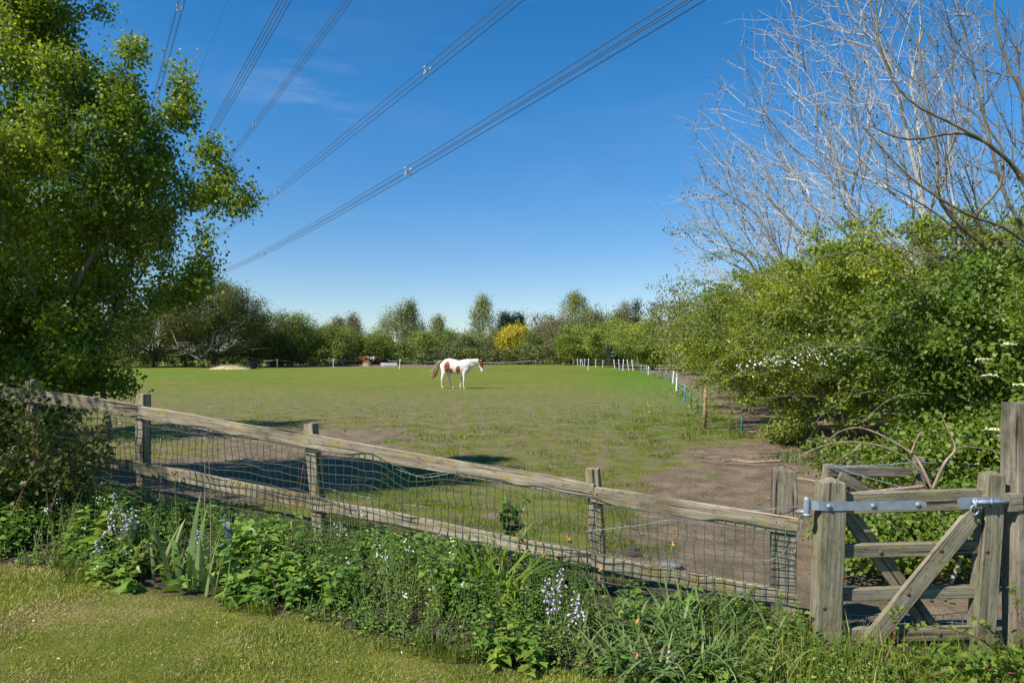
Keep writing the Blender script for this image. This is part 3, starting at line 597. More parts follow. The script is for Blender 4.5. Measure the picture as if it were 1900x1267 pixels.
def horse_mesh():
    mb = MB()
    loft(mb, [(492, 470, .05, .06, 0), (510, 490, .17, .14, 0), (560, 500, .27, .22, 0), (640, 500, .335, .25, 0), (740, 520, .34, .26, 0), (840, 545, .335, .275, 0), (930, 535, .345, .265, 0), (1000, 520, .345, .235, 0), (1050, 520, .28, .19, 0), (1085, 525, .16, .12, 0)])
    loft(mb, [(960, 500, .26, .15, 0), (1040, 480, .265, .14, 0), (1110, 460, .205, .105, 0), (1170, 448, .165, .085, 0), (1220, 440, .14, .08, 0), (1258, 436, .115, .075, 0)])
    loft(mb, [(1236, 405, .06, .06, 0), (1250, 430, .115, .088, 0), (1268, 470, .125, .09, 0), (1284, 515, .105, .078, 0), (1297, 560, .078, .062, 0), (1304, 595, .068, .06, 0), (1306, 622, .05, .048, 0), (1305, 634, .025, .03, 0)])
    for y, c in ((-.14, [(590, 560, .24, .10), (575, 630, .155, .085), (556, 690, .10, .06), (534, 745, .072, .048), (533, 800, .045, .036), (530, 850, .038, .033), (532, 892, .048, .042), (548, 915, .045, .045), (560, 932, .055, .055), (563, 945, .06, .06)]),
                 (.14, [(620, 560, .22, .10), (640, 640, .14, .085), (645, 700, .095, .06), (640, 755, .07, .048), (658, 810, .045, .036), (678, 860, .04, .034), (690, 888, .048, .042), (712, 912, .045, .045), (724, 932, .055, .055), (727, 945, .06, .06)]),
                 (-.15, [(985, 560, .19, .10), (970, 640, .125, .085), (964, 710, .078, .058), (963, 775, .062, .05), (960, 830, .042, .037), (958, 885, .038, .034), (962, 915, .05, .043), (974, 935, .047, .047), (984, 950, .055, .055), (986, 962, .06, .06)]),
                 (.15, [(960, 570, .18, .10), (925, 650, .115, .08), (912, 710, .075, .056), (902, 765, .06, .05), (886, 825, .042, .037), (868, 875, .038, .034), (862, 900, .048, .042), (866, 920, .045, .045), (872, 937, .055, .055), (873, 948, .06, .06)])):
        loft(mb, [(a, b, r*.92, w, y) for a, b, r, w in c], 10)
    for y in (-.055, .055): loft(mb, [(1246, 425, .045, .03, y), (1243, 400, .04, .028, y*1.1), (1242, 378, .022, .014, y*1.2), (1243, 366, .006, .006, y*1.2)], 8)
    me = mb.mesh('horse_raw', []); o = bpy.data.objects.new('raw', me); C.objects.link(o)
    r = o.modifiers.new('r', 'REMESH'); r.mode = 'VOXEL'; r.voxel_size = .021
    s = o.modifiers.new('s', 'SMOOTH'); s.factor = .5; s.iterations = 4
    dg = bpy.context.evaluated_depsgraph_get(); dg.update(); me2 = bpy.data.meshes.new_from_object(o.evaluated_get(dg)); bpy.data.objects.remove(o)
    me2.materials.clear(); me2.materials.append(COAT)
    for p in me2.polygons: p.use_smooth = True
    me2.color_attributes.new('coat', 'FLOAT_COLOR', 'POINT'); return me2
def paint(me, base, patches, sock=None):
    n = len(me.vertices); v = np.zeros(n*3, np.float32); me.vertices.foreach_get('co', v); v = v.reshape(-1, 3)
    col = np.tile(np.array([*base, 1.0], np.float32), (n, 1)); zx = v[:, 0]*412+800; zy = 945-v[:, 2]*412
    for (cx, cy, rx, ry, sl, c, ylim) in patches:
        w = (fbm(v[:, 0]*9, v[:, 1]*9, v[:, 2]*9, 2, 2)-.37)*.35
        d = ((zx-cx-sl*(zy-cy))/rx)**2+((zy-cy)/ry)**2+w
        k = (1-sstep(.85, 1.1, d))*((v[:, 1] < ylim) if ylim is not None else 1)
        col[:, :3] = col[:, :3]*(1-k[:, None])+np.array(c)*k[:, None]
    mud = (1-sstep(.05, .42, v[:, 2]+.2*(fbm(v[:, 0]*8, v[:, 1]*8, v[:, 2]*8, 9, 3)-.5)))[:, None]*.55; col[:, :3] = col[:, :3]*(1-mud)+np.array([.42, .33, .22])*mud
    hoof = v[:, 2] < .045; col[hoof, :3] = np.array([.32, .25, .19])
    pink = (zx > 1290) & (zy > 612) & (v[:, 2] > .5); col[pink, :3] = np.array([.62, .45, .40])
    me.color_attributes['coat'].data.foreach_set('color', col.ravel())
HM = horse_mesh(); BR = (.27, .085, .028); WH = (.80, .755, .69)
def make_horse(name, label, loc, rz, scale, base, patches, me, tailc, mats):
    o = link(name, me, None, loc); o.rotation_euler = (0, 0, rz); o.scale = (scale,)*3
    tag(o, label, 'horse'); paint(me, base, patches)
    rng = np.random.default_rng(5); mb = MB()
    for k in range(90):                           # tail, blown back by the wind
        a = rng.normal(size=3)*[.012, .02, .012]; e = rng.normal(size=3)*[.05, .05, .06]; u = rng.uniform(.7, 1.05)
        pts = [hz(500, 412), hz(462, 450), hz(430, 545), hz(378, 640), hz(318, 705)]
        q = [np.array([x, 0, z])+a+e*(i/4)**1.2*1.3 for i, (x, z) in enumerate(pts)]; q[-1] = q[-2]+(q[-1]-q[-2])*u
        tube(mb, smooth_path(q, 3), np.linspace(.016, .004, 13), 4, m=0 if k % 3 else 1)
    t = mb.mesh('tail', mats); to = bpy.data.objects.new('tail', t); C.objects.link(to); to.parent = o
    mb = MB()
    for k in range(120):                          # mane lying along the crest
        s = rng.uniform(0, 1); x = 1010+s*225; y = 386-12*s+(0 if s < .8 else (s-.8)*40); L_ = rng.uniform(.12, .24)
        p0 = np.array([hz(x, y)[0], -.02, hz(x, y)[1]]); sd = -1 if rng.random() < .8 else 1
        q = [p0, p0+[-.01, sd*.05, -.02], p0+[-.02, sd*.085, -L_*.6], p0+[-.03, sd*.09, -L_]]
        tube(mb, q, [.012, .014, .01, .003], 4, m=2)
    for k in range(16):                           # forelock
        p0 = np.array([hz(1262, 398)[0], rng.uniform(-.03, .03), hz(1262, 398)[1]]); tube(mb, [p0, p0+[.05, 0, -.02], p0+[.07, rng.uniform(-.03, .03), -.14]], [.012, .012, .003], 4, m=1)
    t = mb.mesh('mane', mats); to = bpy.data.objects.new('mane', t); C.objects.link(to); to.parent = o
    for y in (-.083, .083):
        mb = MB(); p = np.array([hz(1290, 478)[0], y, hz(1290, 478)[1]]); tube(mb, [p+[0, -y*.12, 0], p, p+[0, y*.10, 0]], [.012, .02, .008], 8)
        t = mb.mesh('eye', M['dark']); to = bpy.data.objects.new('eye', t); C.objects.link(to); to.parent = o
    return o
mane_w = plain('white_mane_hair', (.72, .62, .50), .6, var=.2); tail_b = plain('brown_tail_hair', (.30, .20, .13), .6, var=.3); tail_c = plain('pale_tail_hair', (.58, .46, .34), .6, var=.25); mane_b = plain('brown_mane_hair', (.28, .1, .04), .6, var=.3)
main_p = [(640, 522, 58, 104, -.05, BR, .05), (714, 602, 34, 46, 0, BR, .05), (855, 578, 44, 74, -.08, BR, .05), (1296, 480, 50, 62, .28, BR, None), (1262, 405, 36, 46, .1, (.20, .06, .025), None), (905, 745, 22, 34, 0, (.12, .06, .035), None), (1250, 560, 22, 20, 0, WH, None)]
hp = P(846, 655, 31.6); make_horse('horse', 'white pinto horse with chestnut patches standing in the middle of the paddock', (hp.x+.02, 31.6, 0), R(-9), 1.0, WH, main_p, HM, None, [tail_b, tail_c, mane_w])
hm2 = HM.copy(); g2 = P(671, 655, 88); make_horse('horse', 'small chestnut horse feeding on the left of the far hay pile', (g2.x, 88, 0), R(-25), .92, (.30, .105, .035), [(560, 480, 40, 120, 0, (.6, .48, .38), None), (1290, 470, 60, 60, 0, (.6, .5, .4), None)], hm2, None, [mane_w, mane_b, mane_b])
hm3 = HM.copy(); g3 = P(694, 655, 88.5); make_horse('horse', 'small dark brown and white horse feeding on the right of the far hay pile', (g3.x, 88.5, 0), R(205), .92, (.12, .05, .025), [(860, 520, 70, 140, 0, WH, None), (700, 480, 60, 60, 0, (.25, .09, .035), None), (1000, 500, 40, 80, .2, WH, None)], hm3, None, [mane_b, mane_b, mane_b])

# ---------------- hay, trough, bucket in the far paddock ----------------
def heap(name, label, cat, c, rx, ry, h, seed, mat):
    mb = MB(); rng = np.random.default_rng(seed); n = 26
    a, r = np.meshgrid(np.linspace(0, 2*math.pi, 33)[:-1], np.linspace(0, 1, 9)); x, y = np.cos(a)*r*rx, np.sin(a)*r*ry
    z = h*np.clip(1-r**1.6, 0, 1)*(.55+.9*fbm(x*2+seed, y*2, 0, seed, 3))-.02
    V = np.stack([x+c[0], y+c[1], z+c[2]], -1).reshape(-1, 3); i = (np.arange(8)[:, None]*32+np.arange(32)).ravel(); j = (np.arange(8)[:, None]*32+(np.arange(32)+1) % 32).ravel()
    mb.add(V, np.stack([i, i+32, j+32, j], 1))
    k = 900; q = V[rng.integers(0, len(V), k)]+rng.normal(size=(k, 3))*.06; q[:, 2] = np.abs(q[:, 2]-c[2])+c[2]
    leaves(mb, q, rng.normal(size=(k, 3))*[1, 1, .5], rng.normal(size=(k, 3)), rng.uniform(.15, .35, k), wid=.12)
    return tag(mb.obj(name, mat, None, origin=c), label, cat)
p = onground(440, 684); heap('hay_pile', 'long low heap of pale straw under the dark trees, in front of a green post', 'hay', (p.x, 70, 0), 2.2, 1.2, .45, 1, M['hay'])
p = P(681, 655, 87.5); heap('hay_pile', 'small rounded hay pile between two far horses', 'hay', (p.x, 87.2, 0), .62, .6, .62, 2, M['hay'])
def tub(name, label, cat, c, r0, r1, h, mat):
    mb = MB(); z = [(0, r0), (h, r1), (h+.02, r1*1.06), (h+.02, r1*.94), (.1, r0*.9)]; n = 20
    V = [(c[0]+r*math.cos(a), c[1]+r*math.sin(a), c[2]+zz) for zz, r in z for a in np.arange(n)*2*math.pi/n]; q = np.arange(n)
    mb.add(V, np.concatenate([np.stack([i*n+q, i*n+(q+1) % n, (i+1)*n+(q+1) % n, (i+1)*n+q], 1) for i in range(4)])); mb.add([V[4*n+k] for k in range(n)], [(0, k, k+1) for k in range(1, n-1)])
    return tag(mb.obj(name, mat, None, origin=c), label, cat)
p = P(468, 655, 71); tub('feed_tub', 'round black tub on the ground at the right end of the straw heap', 'tub', (p.x, 71, 0), .42, .55, .75, M['dark'])
def trough():
    c = P(722, 655, 86); o = thing('water_trough', 'long low white water trough on the ground before the far hedge', 'trough', (c.x, 86, 0))
    mb = MB(); w, d, h = 2.1, .6, .42; V = []
    for (ww, dd, z) in ((w*.92, d*.8, .06), (w, d, h), (w*.95, d*.86, h), (w*.88, d*.7, .15)):
        V += [(c.x+sx*ww/2, 86+sy*dd/2, z) for sx, sy in ((-1, -1), (1, -1), (1, 1), (-1, 1))]
    F = [(i*4+k, i*4+(k+1) % 4, i*4+4+(k+1) % 4, i*4+4+k) for i in range(3) for k in range(4)]+[(12, 13, 14, 15)]
    mb.add(V, F); mb.obj('basin', M['white'], o, smooth=False)
    for s in (-.7, .7):
        m2 = MB(); tube(m2, [(c.x+s, 85.75, .05), (c.x+s, 86.25, .05)], .07, 6); m2.obj('foot', M['white'], o)
trough()

# ---------------- electric fence posts ----------------
def epost(xt, yt, xb, yb, mat, label, group, fat=1.0, dist=None):
    d = dist or EYE*FPX/(yb-HORIZ); b = P(xb, 655, d); b.z = 0; t = P(xt, yt, d); h = t.z
    o = thing('fence_stake' if mat in ('stake', 'brownwood', 'palewood') else 'electric_fence_post', label, 'fence post', b, group)
    mb = MB(); r = (.024 if mat not in ('stake', 'brownwood') else .04)*fat
    if mat in ('stake', 'brownwood', 'palewood'):
        tube(mb, [b-Vector((0, 0, .1)), b.lerp(t, .5), t, t+Vector((0, 0, .015))], [r, r, r*.97, r*.6], 8); mb.obj('post_shaft', M[mat], o); mats = 'white'
    else:                                         # moulded plastic step-in post: tapered shaft, tread-in foot and wire lugs
        tube(mb, [b-Vector((0, 0, .05)), b+Vector((0, 0, .08)), b.lerp(t, .6), t], [r*1.1, r*1.05, r, r*.75], 8); mb.obj('post_shaft', M[mat], o)
        mf = MB(); tube(mf, [b+Vector((-.01, 0, .07)), b+Vector((.12, 0, .06)), b+Vector((.13, 0, .07))], [.016, .016, .008], 6); mf.obj('tread_foot', M[mat], o)
    return o, b, t
zc = lambda x, y: (1050+x/6.333, 640+y/6.333)
ROW = [((89, 158), (85, 245), 'palewood'), ((134, 160), (140, 250), 'white'), ((170, 165), (172, 252), 'white'), ((187, 165), (198, 247), 'white'), ((224, 160), (219, 250), 'white'), ((267, 158), (260, 297), 'white'),
       ((350, 163), (348, 262), 'white'), ((437, 178), (431, 264), 'white'), ((505, 165), (509, 255), 'green'), ((563, 168), (574, 279), 'white'), ((620, 168), (627, 285), 'white'), ((677, 165), (670, 302), 'white'), ((720, 172), (738, 300), 'white'), ((774, 172), (789, 303), 'white'),
       ((842, 150), (824, 302), 'brownwood'), ((850, 225), (850, 305), 'green'), ((888, 228), (880, 330), 'palewood'), ((926, 240), (914, 346), 'blue'), ((950, 240), (950, 350), 'palewood'), ((973, 248), (967, 356), 'white'), ((1045, 265), (1048, 365), 'green'),
       ((1101, 270), (1097, 395), 'blue'), ((1137, 285), (1137, 398), 'green'), ((1181, 288), (1174, 420), 'blue'), ((1225, 300), (1224, 430), 'green'), ((1267, 305), (1256, 456), 'white'), ((1306, 325), (1299, 545), 'white'), ((1326, 410), (1320, 602), 'teal'),
       ((1401, 458), (1398, 664), 'blue'), ((1476, 532), (1470, 742), 'teal'), ((1553, 578), (1547, 810), 'teal'), ((1622, 628), (1616, 862), 'teal'), ((1647, 506), (1622, 978), 'stake')]
ORD = ['first', 'second', 'third', 'fourth', 'fifth', 'sixth', 'seventh', 'eighth', 'ninth', 'tenth', 'eleventh', 'twelfth', 'thirteenth', 'fourteenth', 'fifteenth', 'sixteenth', 'seventeenth', 'eighteenth', 'nineteenth', 'twentieth', 'twenty-first', 'twenty-second', 'twenty-third', 'twenty-fourth', 'twenty-fifth', 'twenty-sixth', 'twenty-seventh', 'twenty-eighth', 'twenty-ninth', 'thirtieth', 'thirty-first', 'thirty-second']
CW = {'palewood': 'pale wooden', 'white': 'white plastic', 'green': 'dark green plastic', 'blue': 'blue plastic', 'teal': 'teal plastic', 'brownwood': 'orange-brown wooden'}
rowpts = []
for k, (t, b, c) in enumerate(ROW):
    tx, ty = zc(*t); bx, by = zc(*b)
    if c == 'stake': lab = 'tall brown wooden stake, nearest of the fence posts along the hedge'
    else:
        n = len(ROW)-2-k; lean = (t[0]-b[0])/(b[1]-t[1])
        lw = ' leaning left' if lean < -.06 else ''
        lab = f'{CW[c]} post{lw}, {ORD[n]} along the hedge beyond the tall brown stake'
    o, bb, tt = epost(tx, ty, bx, by, c, lab, 'fence posts along the hedge side of the paddock', 1.3 if c in ('white',) else (1.1 if c in ('stake', 'blue') else .8))
    rowpts.append((bb, tt))
o, bb, tt = epost(1377, 771, 1376, 806, 'teal', 'lone short teal plastic post in the shade under the hedge', 'fence posts along the hedge side of the paddock'); rowpts.append((bb, tt))
mb = MB()
for f in (.9, .62):
    q = []
    for k in range(len(rowpts)-2):
        a, b = rowpts[k][0].lerp(rowpts[k][1], f), rowpts[k+1][0].lerp(rowpts[k+1][1], f); q += [a, (a+b)/2-Vector((0, 0, .02))]
    q = sorted(q, key=lambda v: -v.y); tube(mb, q, .005, 3)
tag(mb.obj('fence_wire', M['palewood'], None, origin=rowpts[20][0]), 'pair of thin pale wires strung on the posts along the hedge', 'wire')
BACK = [(394, 666, 394, 681, 'blue'), (461, 660, 461, 681, 'green'), (514.5, 666, 514.7, 684, 'palewood'), (581, 667, 581, 677.3, 'palewood'), (618.5, 666, 618.5, 681.5, 'white'), (715, 664, 715, 676.5, 'teal'), (742.5, 666, 741, 685, 'white'), (779, 666, 779, 676, 'palewood'), (811, 668, 809, 680, 'teal'), (994, 668, 994, 684, 'blue')]
BL = ['blue plastic post left of the straw heap under the dark trees', 'tall dark green post behind the right end of the straw heap', 'pale wooden post just right of the straw heap', 'short pale post half hidden in tree shade behind the fence tape',
      'pale white post standing against the dark trees left of the far horses', 'short teal post between the far horses and the leaning white post', 'thick white leaning post in front of the white trough', 'short pale wooden post behind the right end of the white trough', 'thin teal post just behind the tail of the pinto horse', 'lone faint blue post right of the pinto horse by the far hedge']
bpts = []
for (a, b, c, d, mt), lb in zip(BACK, BL):
    o, bb, tt = epost(a, b, c, d, mt, lb, 'fence posts across the far end of the paddock', 1.5 if mt == 'white' else 1.1); bpts.append((bb, tt))
q = []
for k in range(len(bpts)-1):
    a, b = bpts[k][0].lerp(bpts[k][1], .92), bpts[k+1][0].lerp(bpts[k+1][1], .92)
    for s in np.linspace(0, 1, 7)[:-1]: q.append(a.lerp(b, s)-Vector((0, 0, .25*4*s*(1-s))))
q.append(bpts[-1][0].lerp(bpts[-1][1], .92)); mb = MB(); tube(mb, q, .012, 4)
tag(mb.obj('fence_tape', M['tape'], None, origin=bpts[3][0]), 'long pale electric fence tape sagging between the far paddock posts', 'fence tape')
p = P(1125, 655, 105); o = thing('utility_pole', 'thin brown telegraph pole rising above the far green bushes', 'pole', (p.x, 105, 0))
mb = MB(); tube(mb, [(p.x, 105, -.3), (p.x, 105, 4), P(1124.5, 586, 105)], [.16, .15, .12], 8); mb.obj('pole_shaft', M['stake'], o)
mb = MB(); t = P(1124.5, 588, 105); tube(mb, [t+Vector((-.5, -.14, 0)), t+Vector((.5, -.14, 0))], .05, 6); mb.obj('crossbar', M['stake'], o)

# ---------------- power lines ----------------
VA = (165-MIDX)/FPX
def line(label, X0, pts, spacers, n=4, sp=.46, r=.026):
    u = [((a-MIDX)/FPX, (HORIZ-b)/FPX) for a, b in pts]; D = [X0/(x-VA) for x, _ in u]; Zv = [v*d for (_, v), d in zip(u, D)]
    co_ = np.polyfit(D, Zv, 2) if len(D) > 2 else None
    if co_ is None or not (0.00002 < co_[0] < .0006):
        d0 = 55; k = .00016; z0 = np.mean([z-k*(d-d0)**2 for z, d in zip(Zv, D)]); co_ = np.array([k, -2*k*d0, z0+k*d0*d0])
    zf = lambda d: np.polyval(co_, d)+EYE
    o = thing('power_line', label, 'power line', (X0, 0, float(zf(0))), 'overhead power lines')
    ds = np.concatenate([np.linspace(-30, 40, 15), np.linspace(46, 330, 48)]); dirv = np.array([VA, 1, 0]); side = np.array([1, -VA, 0])/math.hypot(1, VA)
    offs = [(-sp/2, -sp/2), (sp/2, -sp/2), (sp/2, sp/2), (-sp/2, sp/2)] if n == 4 else [(0, 0)]
    for a, b in offs:
        mb = MB(); tube(mb, [np.array([X0, 0, 0])+dirv*d+side*a+np.array([0, 0, float(zf(d))+b]) for d in ds], r, 5); mb.obj('cable', M['cable'], o)
    for px in spacers:
        d = X0/((px-MIDX)/FPX-VA); c = np.array([X0, 0, float(zf(d))])+dirv*d; mb = MB()
        cs = [c+side*a*1.05+np.array([0, 0, b*1.05]) for a, b in offs]
        for k in range(4): tube(mb, [cs[k], c+(cs[k]-c)*.5, c+(cs[k]-c)*.42+(cs[(k+1) % 4]-c)*.42, c+(cs[(k+1) % 4]-c)*.5, cs[(k+1) % 4]], .042, 5)
        for k in range(4): tube(mb, [cs[k]-dirv*.12, cs[k]+dirv*.12], .055, 6)
        mb.obj('spacer', M['spacer'], o)
line('lowest bundle of four cables crossing the sky, with two spacers', 25, [(400, 510), (755, 320), (1280, 0)], (757, 490))
line('second lowest bundle of four cables, with two spacers, above the lowest bundle', 25, [(395, 445), (792, 133), (955, 0)], (793, 514))
line('faint middle bundle of four cables passing a wispy cloud', 24, [(410, 310), (472, 230), (652, 3)], (472,))
line('steep bundle of four widely spread dark cables just right of the left tree', 12.5, [(385, 250), (538, 0)], (391,))
line('almost vertical bundle of dark cables, leftmost in the sky', 8.5, [(288, 190), (336, 0)], (333,))
line('single thin earth wire between the two leftmost cable bundles', 15, [(345, 190), (426, 0)], (), n=1, r=.018)
# ---------------- trees ----------------
def grow(base, tips, r_tip, rng, bf=.35, step=.35, expo=2.3, trunks=None, wob=.06, droop=0.0, curl=.35, rmax=None, turn=.45, trunk_r=None):
    """joins every tip to the nearest suitable node of the growing skeleton; pipe-model radii"""
    cap = len(tips)*14+4000
    nod = np.zeros((cap, 3)); par = np.full(cap, -1); pl = np.zeros(cap); dr = np.zeros((cap, 3)); n = 0; chains = []
    nod[0] = base; dr[0] = (0, 0, 1); n = 1
    for tr in (trunks or []):
        prev = 0; ch = [0]
        for q in smooth_path([base]+list(tr), 4)[1:]:
            nod[n] = q; par[n] = prev; v = nod[n]-nod[prev]; pl[n] = pl[prev]+np.linalg.norm(v); dr[n] = unit(v); ch.append(n); prev = n; n += 1
        chains.append(ch)
    order = np.argsort(np.linalg.norm(tips-np.array(base), axis=1)); tipidx = []
    for t in tips[order]:
        v = t-nod[:n]; d = np.linalg.norm(v, axis=1); cs = (v*dr[:n]).sum(1)/(d+1e-6)
        j = int(np.argmin(d*(1+turn*(1-cs))+bf*pl[:n])); D = d[j]; k = min(12, max(1, int(D/step)))
        a, c = nod[j], nod[j]+dr[j]*D*curl; ch = [j]; prev = j; jit = rng.normal(size=3)*wob*D
        for s in range(1, k+1):
            u = s/k; q = (1-u)**2*a+2*u*(1-u)*(c+jit)+u*u*t; q[2] -= droop*u*u*D*.0
            nod[n] = q; par[n] = prev; w = q-nod[prev]; pl[n] = pl[prev]+np.linalg.norm(w); dr[n] = unit(w); ch.append(n); prev = n; n += 1
        chains.append(ch); tipidx.append(prev)
    acc = np.zeros(n); acc[tipidx] = r_tip**expo
    for q in range(n-1, 0, -1):
        acc[q] = max(acc[q], (r_tip*.8)**expo); acc[par[q]] += acc[q]
    rad = acc**(1/expo)
    if rmax: rad = np.minimum(rad, rmax*(1+.0*rad)) if rad.max() <= rmax else r_tip+(rad-r_tip)*(rmax-r_tip)/(rad.max()-r_tip)
    if trunk_r:
        for ch in chains[:len(trunks or [])]: rad[ch] = np.maximum(rad[ch], np.linspace(trunk_r, r_tip*1.6, len(ch)))
    return nod[:n], rad, chains, np.array(tipidx)
def wood(mb, nod, rad, chains, thick=5, thin=3, lim=.02, m=0):
    for ch in chains:
        r = rad[ch].copy()
        if len(ch) > 1: r[0] = min(r[0], r[1]*1.15)
        tube(mb, nod[ch], r, thick if r.max() > lim else thin, m, cap=False)
def env_ellipsoid(n, c, r, rng, hollow=.5, lump=.35, seed=0, zmin=None, freq=1.6):
    out = []; c = np.array(c); r = np.array(r)
    while len(out) < n:
        d = unit(rng.normal(size=(n*2, 3))); f = (hollow**3+rng.random(n*2)*(1-hollow**3))**(1/3)
        f = f*(1+lump*2*(vnoise(d[:, 0]*freq+seed*3.3, d[:, 1]*freq, d[:, 2]*freq, seed)-.5))
        q = c+d*r*f[:, None]
        if zmin is not None: q = q[q[:, 2] > zmin]
        out += list(q)
    return np.array(out[:n])
def crown(mb, nod, chains, tips, rng, per, size, spread, tpl=LEAF_DIAMOND, up=.5, outc=None, back=.5, m=0, droop=0.0, wid=1.0, par=None, flat=1.0):
    ends = nod[tips]; prev = np.array([nod[ch[max(0, len(ch)-1-max(1, int((len(ch)-1)*back)))]] for ch in chains[-len(tips):]])
    k = len(ends)*per; a = np.repeat(np.arange(len(ends)), per); s = rng.random(k)**.8
    pos = prev[a]+(ends-prev)[a]*s[:, None]+rng.normal(size=(k, 3))*spread*np.array([1, 1, flat])
    ax = unit((ends-prev)[a]); d = ax*.5+rng.normal(size=(k, 3))*.75; d[:, 2] -= droop
    nrm = rng.normal(size=(k, 3))*.6; nrm[:, 2] += up
    cl = ((ends+prev)*.5)[a]; nrm += unit(pos-cl-np.array([0, 0, spread*.6]))*.7
    if outc is not None: nrm += unit(pos-np.array(outc))*.6
    leaves(mb, pos, d, nrm, size*rng.uniform(.65, 1.25, k), tpl, m, wid)
def tree(name, label, cat, base, tips, rtip, per, lsize, spread, bark, leafm, seed, trunks=None, group=None, bf=.35, step=.4, tpl=LEAF_DIAMOND, up=.5, back=.6, rmax=None, thick=5, droop=0, wob=.06, wid=1.0, extra=None, outc=None, expo=2.3, curl=.35, twigs=0, turn=.45, twa=.75, trunk_r=None, flat=1.0):
    rng = np.random.default_rng(seed); base = np.array(base, float)
    o = thing(name, label, cat, base, group)
    nod, rad, ch, ti = grow(base, tips, rtip, rng, bf, step, expo, trunks, wob, rmax=rmax, curl=curl, turn=turn, trunk_r=trunk_r)
    mb = MB(); wood(mb, nod, rad, ch, thick)
    if twigs:                                    # fine side twigs on every outer shoot
        for c in ch[-len(ti):]:
            p = nod[c]; L0 = np.linalg.norm(p[-1]-p[0])
            for _ in range(twigs):
                s = rng.random()*(len(p)-1); i = int(s); q = p[i]+(p[min(i+1, len(p)-1)]-p[i])*(s-i); ax = unit(p[-1]-p[0]); v = unit(ax+rng.normal(size=3)*twa+[0, 0, .25])*rng.uniform(.25, .75)
                tube(mb, [q, q+v*.5+rng.normal(size=3)*.03, q+v], [rtip*.9, rtip*.8, rtip*.55], 3, cap=False)
    mb.obj('trunk', bark, o)
    if per:
        mc = MB(); crown(mc, nod, ch, ti, rng, per, lsize, spread, tpl, up, outc if outc is not None else tips.mean(0), back, 0, droop, wid, None, flat)
        mc.obj('crown', leafm, o)
    return o, nod, ch, ti
# the big hawthorn behind the fence on the left
def left_tree():
    rng = np.random.default_rng(11); c = P(0, 655, 7.4); bx, by = c.x, c.y; K = 7.4/8.9
    prof = np.array([(.5, .8), (1.39, .85), (1.97, .98), (2.2, 1.36), (2.55, 1.84), (2.96, 1.98), (3.38, 2.22), (3.84, 1.98), (4.48, 1.42), (4.9, 1.1), (5.48, .72), (6.3, .5), (6.9, .25)])
    pts = []
    while len(pts) < 1300:
        z = rng.uniform(.5, 6.8); th = rng.uniform(0, 2*math.pi); R0 = np.interp(z, prof[:, 0], prof[:, 1])
        if rng.random() > R0/2.2: continue
        f = .96+.22*(float(vnoise(math.cos(th)*1.5+9, math.sin(th)*1.5, z*.9, 4))-.5)*2+.22*(float(vnoise(math.cos(th)*4, math.sin(th)*4+3, z*2.2, 6))-.5)*2
        r = R0*f*(.28+.72*rng.random()**.55); pts.append((bx+r*math.cos(th), by+r*math.sin(th)*.85, z))
    # sprays that stand out from the outline
    for px, py, d in ((466, 357, 8.7), (455, 385, 8.5), (440, 372, 8.6), (425, 340, 8.7), (418, 318, 8.6), (400, 345, 8.6), (341, 136, 8.8), (345, 170, 8.8), (335, 190, 8.8), (362, 198, 8.8), (318, 205, 8.7), (345, 225, 8.8), (402, 282, 8.6), (385, 290, 8.6), (392, 432, 8.5), (397, 490, 8.5), (388, 523, 8.5), (360, 520, 8.6), (375, 500, 8.5), (267, 100, 8.9), (250, 90, 8.9), (240, 140, 8.9), (199, 25, 9), (260, 600, 8.6), (245, 725, 8.4), (232, 712, 8.4), (220, 690, 8.5), (350, 550, 8.6), (330, 560, 8.6), (300, 550, 8.7)):
        for k in range(2): pts.append(P(px-6+rng.normal()*4, py+rng.normal()*6, d*K+rng.normal()*.12))
    for k in range(130):                          # leafy shoots down to the ground
        a = rng.uniform(0, 6.28); r = rng.random()**.5; q = P(100+85*r*math.cos(a), 640+95*r*math.sin(a), 7.2+rng.normal()*.45); pts.append(q)
    tips = np.array([list(p) for p in pts]); base = (bx, by, gzf(bx, by)-.05)
    tr = [[(bx+.1, by, 1.2), (bx+.2, by, 2.4), (bx+.1, by-.1, 3.8), (bx-.1, by, 5.2)], [(bx+.5, by-.3, 1.0), (bx+1.0, by-.4, 2.2), (bx+1.6, by-.3, 3.3)], [(bx-.3, by-.7, 1.3), (bx-.35, by-1.0, 2.6), (bx-.2, by-1.2, 4.2), (bx-.1, by-1.2, 5.4)], [(bx+.7, by+.2, .9), (bx+.95, by+.3, 1.8), (bx+1.2, by+.5, 2.8)]]
    tree('hawthorn_tree', 'tall dense hawthorn tree with shaded lower leaves, rising behind the left end of the fence', 'tree', base, tips, .0035, 160, .045, .08, M['barkgrey'], M['haw'], 12, tr, bf=.22, step=.25, tpl=LEAF_DIAMOND, up=.5, back=.85, rmax=.12, outc=(bx, by, 3.0))
left_tree()

def shrub(name, label, x, d, r, h, leafm, seed, ntips=420, per=45, ls=.055, bark='bark', group=None, z0=.55, lump=.4, tpl=LEAF_OVAL, spread=.09, ry=None, rtip=.005, lean=0, flat=.5):
    rng = np.random.default_rng(seed); cz = (h+z0)/2
    tips = env_ellipsoid(ntips, (x, d, cz), (r, ry or r, (h-z0)/2), rng, .5, lump, seed, min(.25, z0))
    tips[:, 0] += lean*(tips[:, 2]-cz)
    g0 = gzf(x, d); trunks = [[(x+a*.25*r, d+b*.25*r, h*.22), (x+a*.5*r, d+b*.5*r, h*.5)] for a, b in ((.7, 0), (-.7, .2), (0, .8), (-.1, -.8))]
    return tree(name, label, 'shrub', (x, d, g0-.1), tips, rtip, per, ls, spread, M[bark], leafm, seed, trunks, group=group, bf=.18, step=.35, tpl=tpl, up=.6, back=.7, rmax=.09, flat=flat)
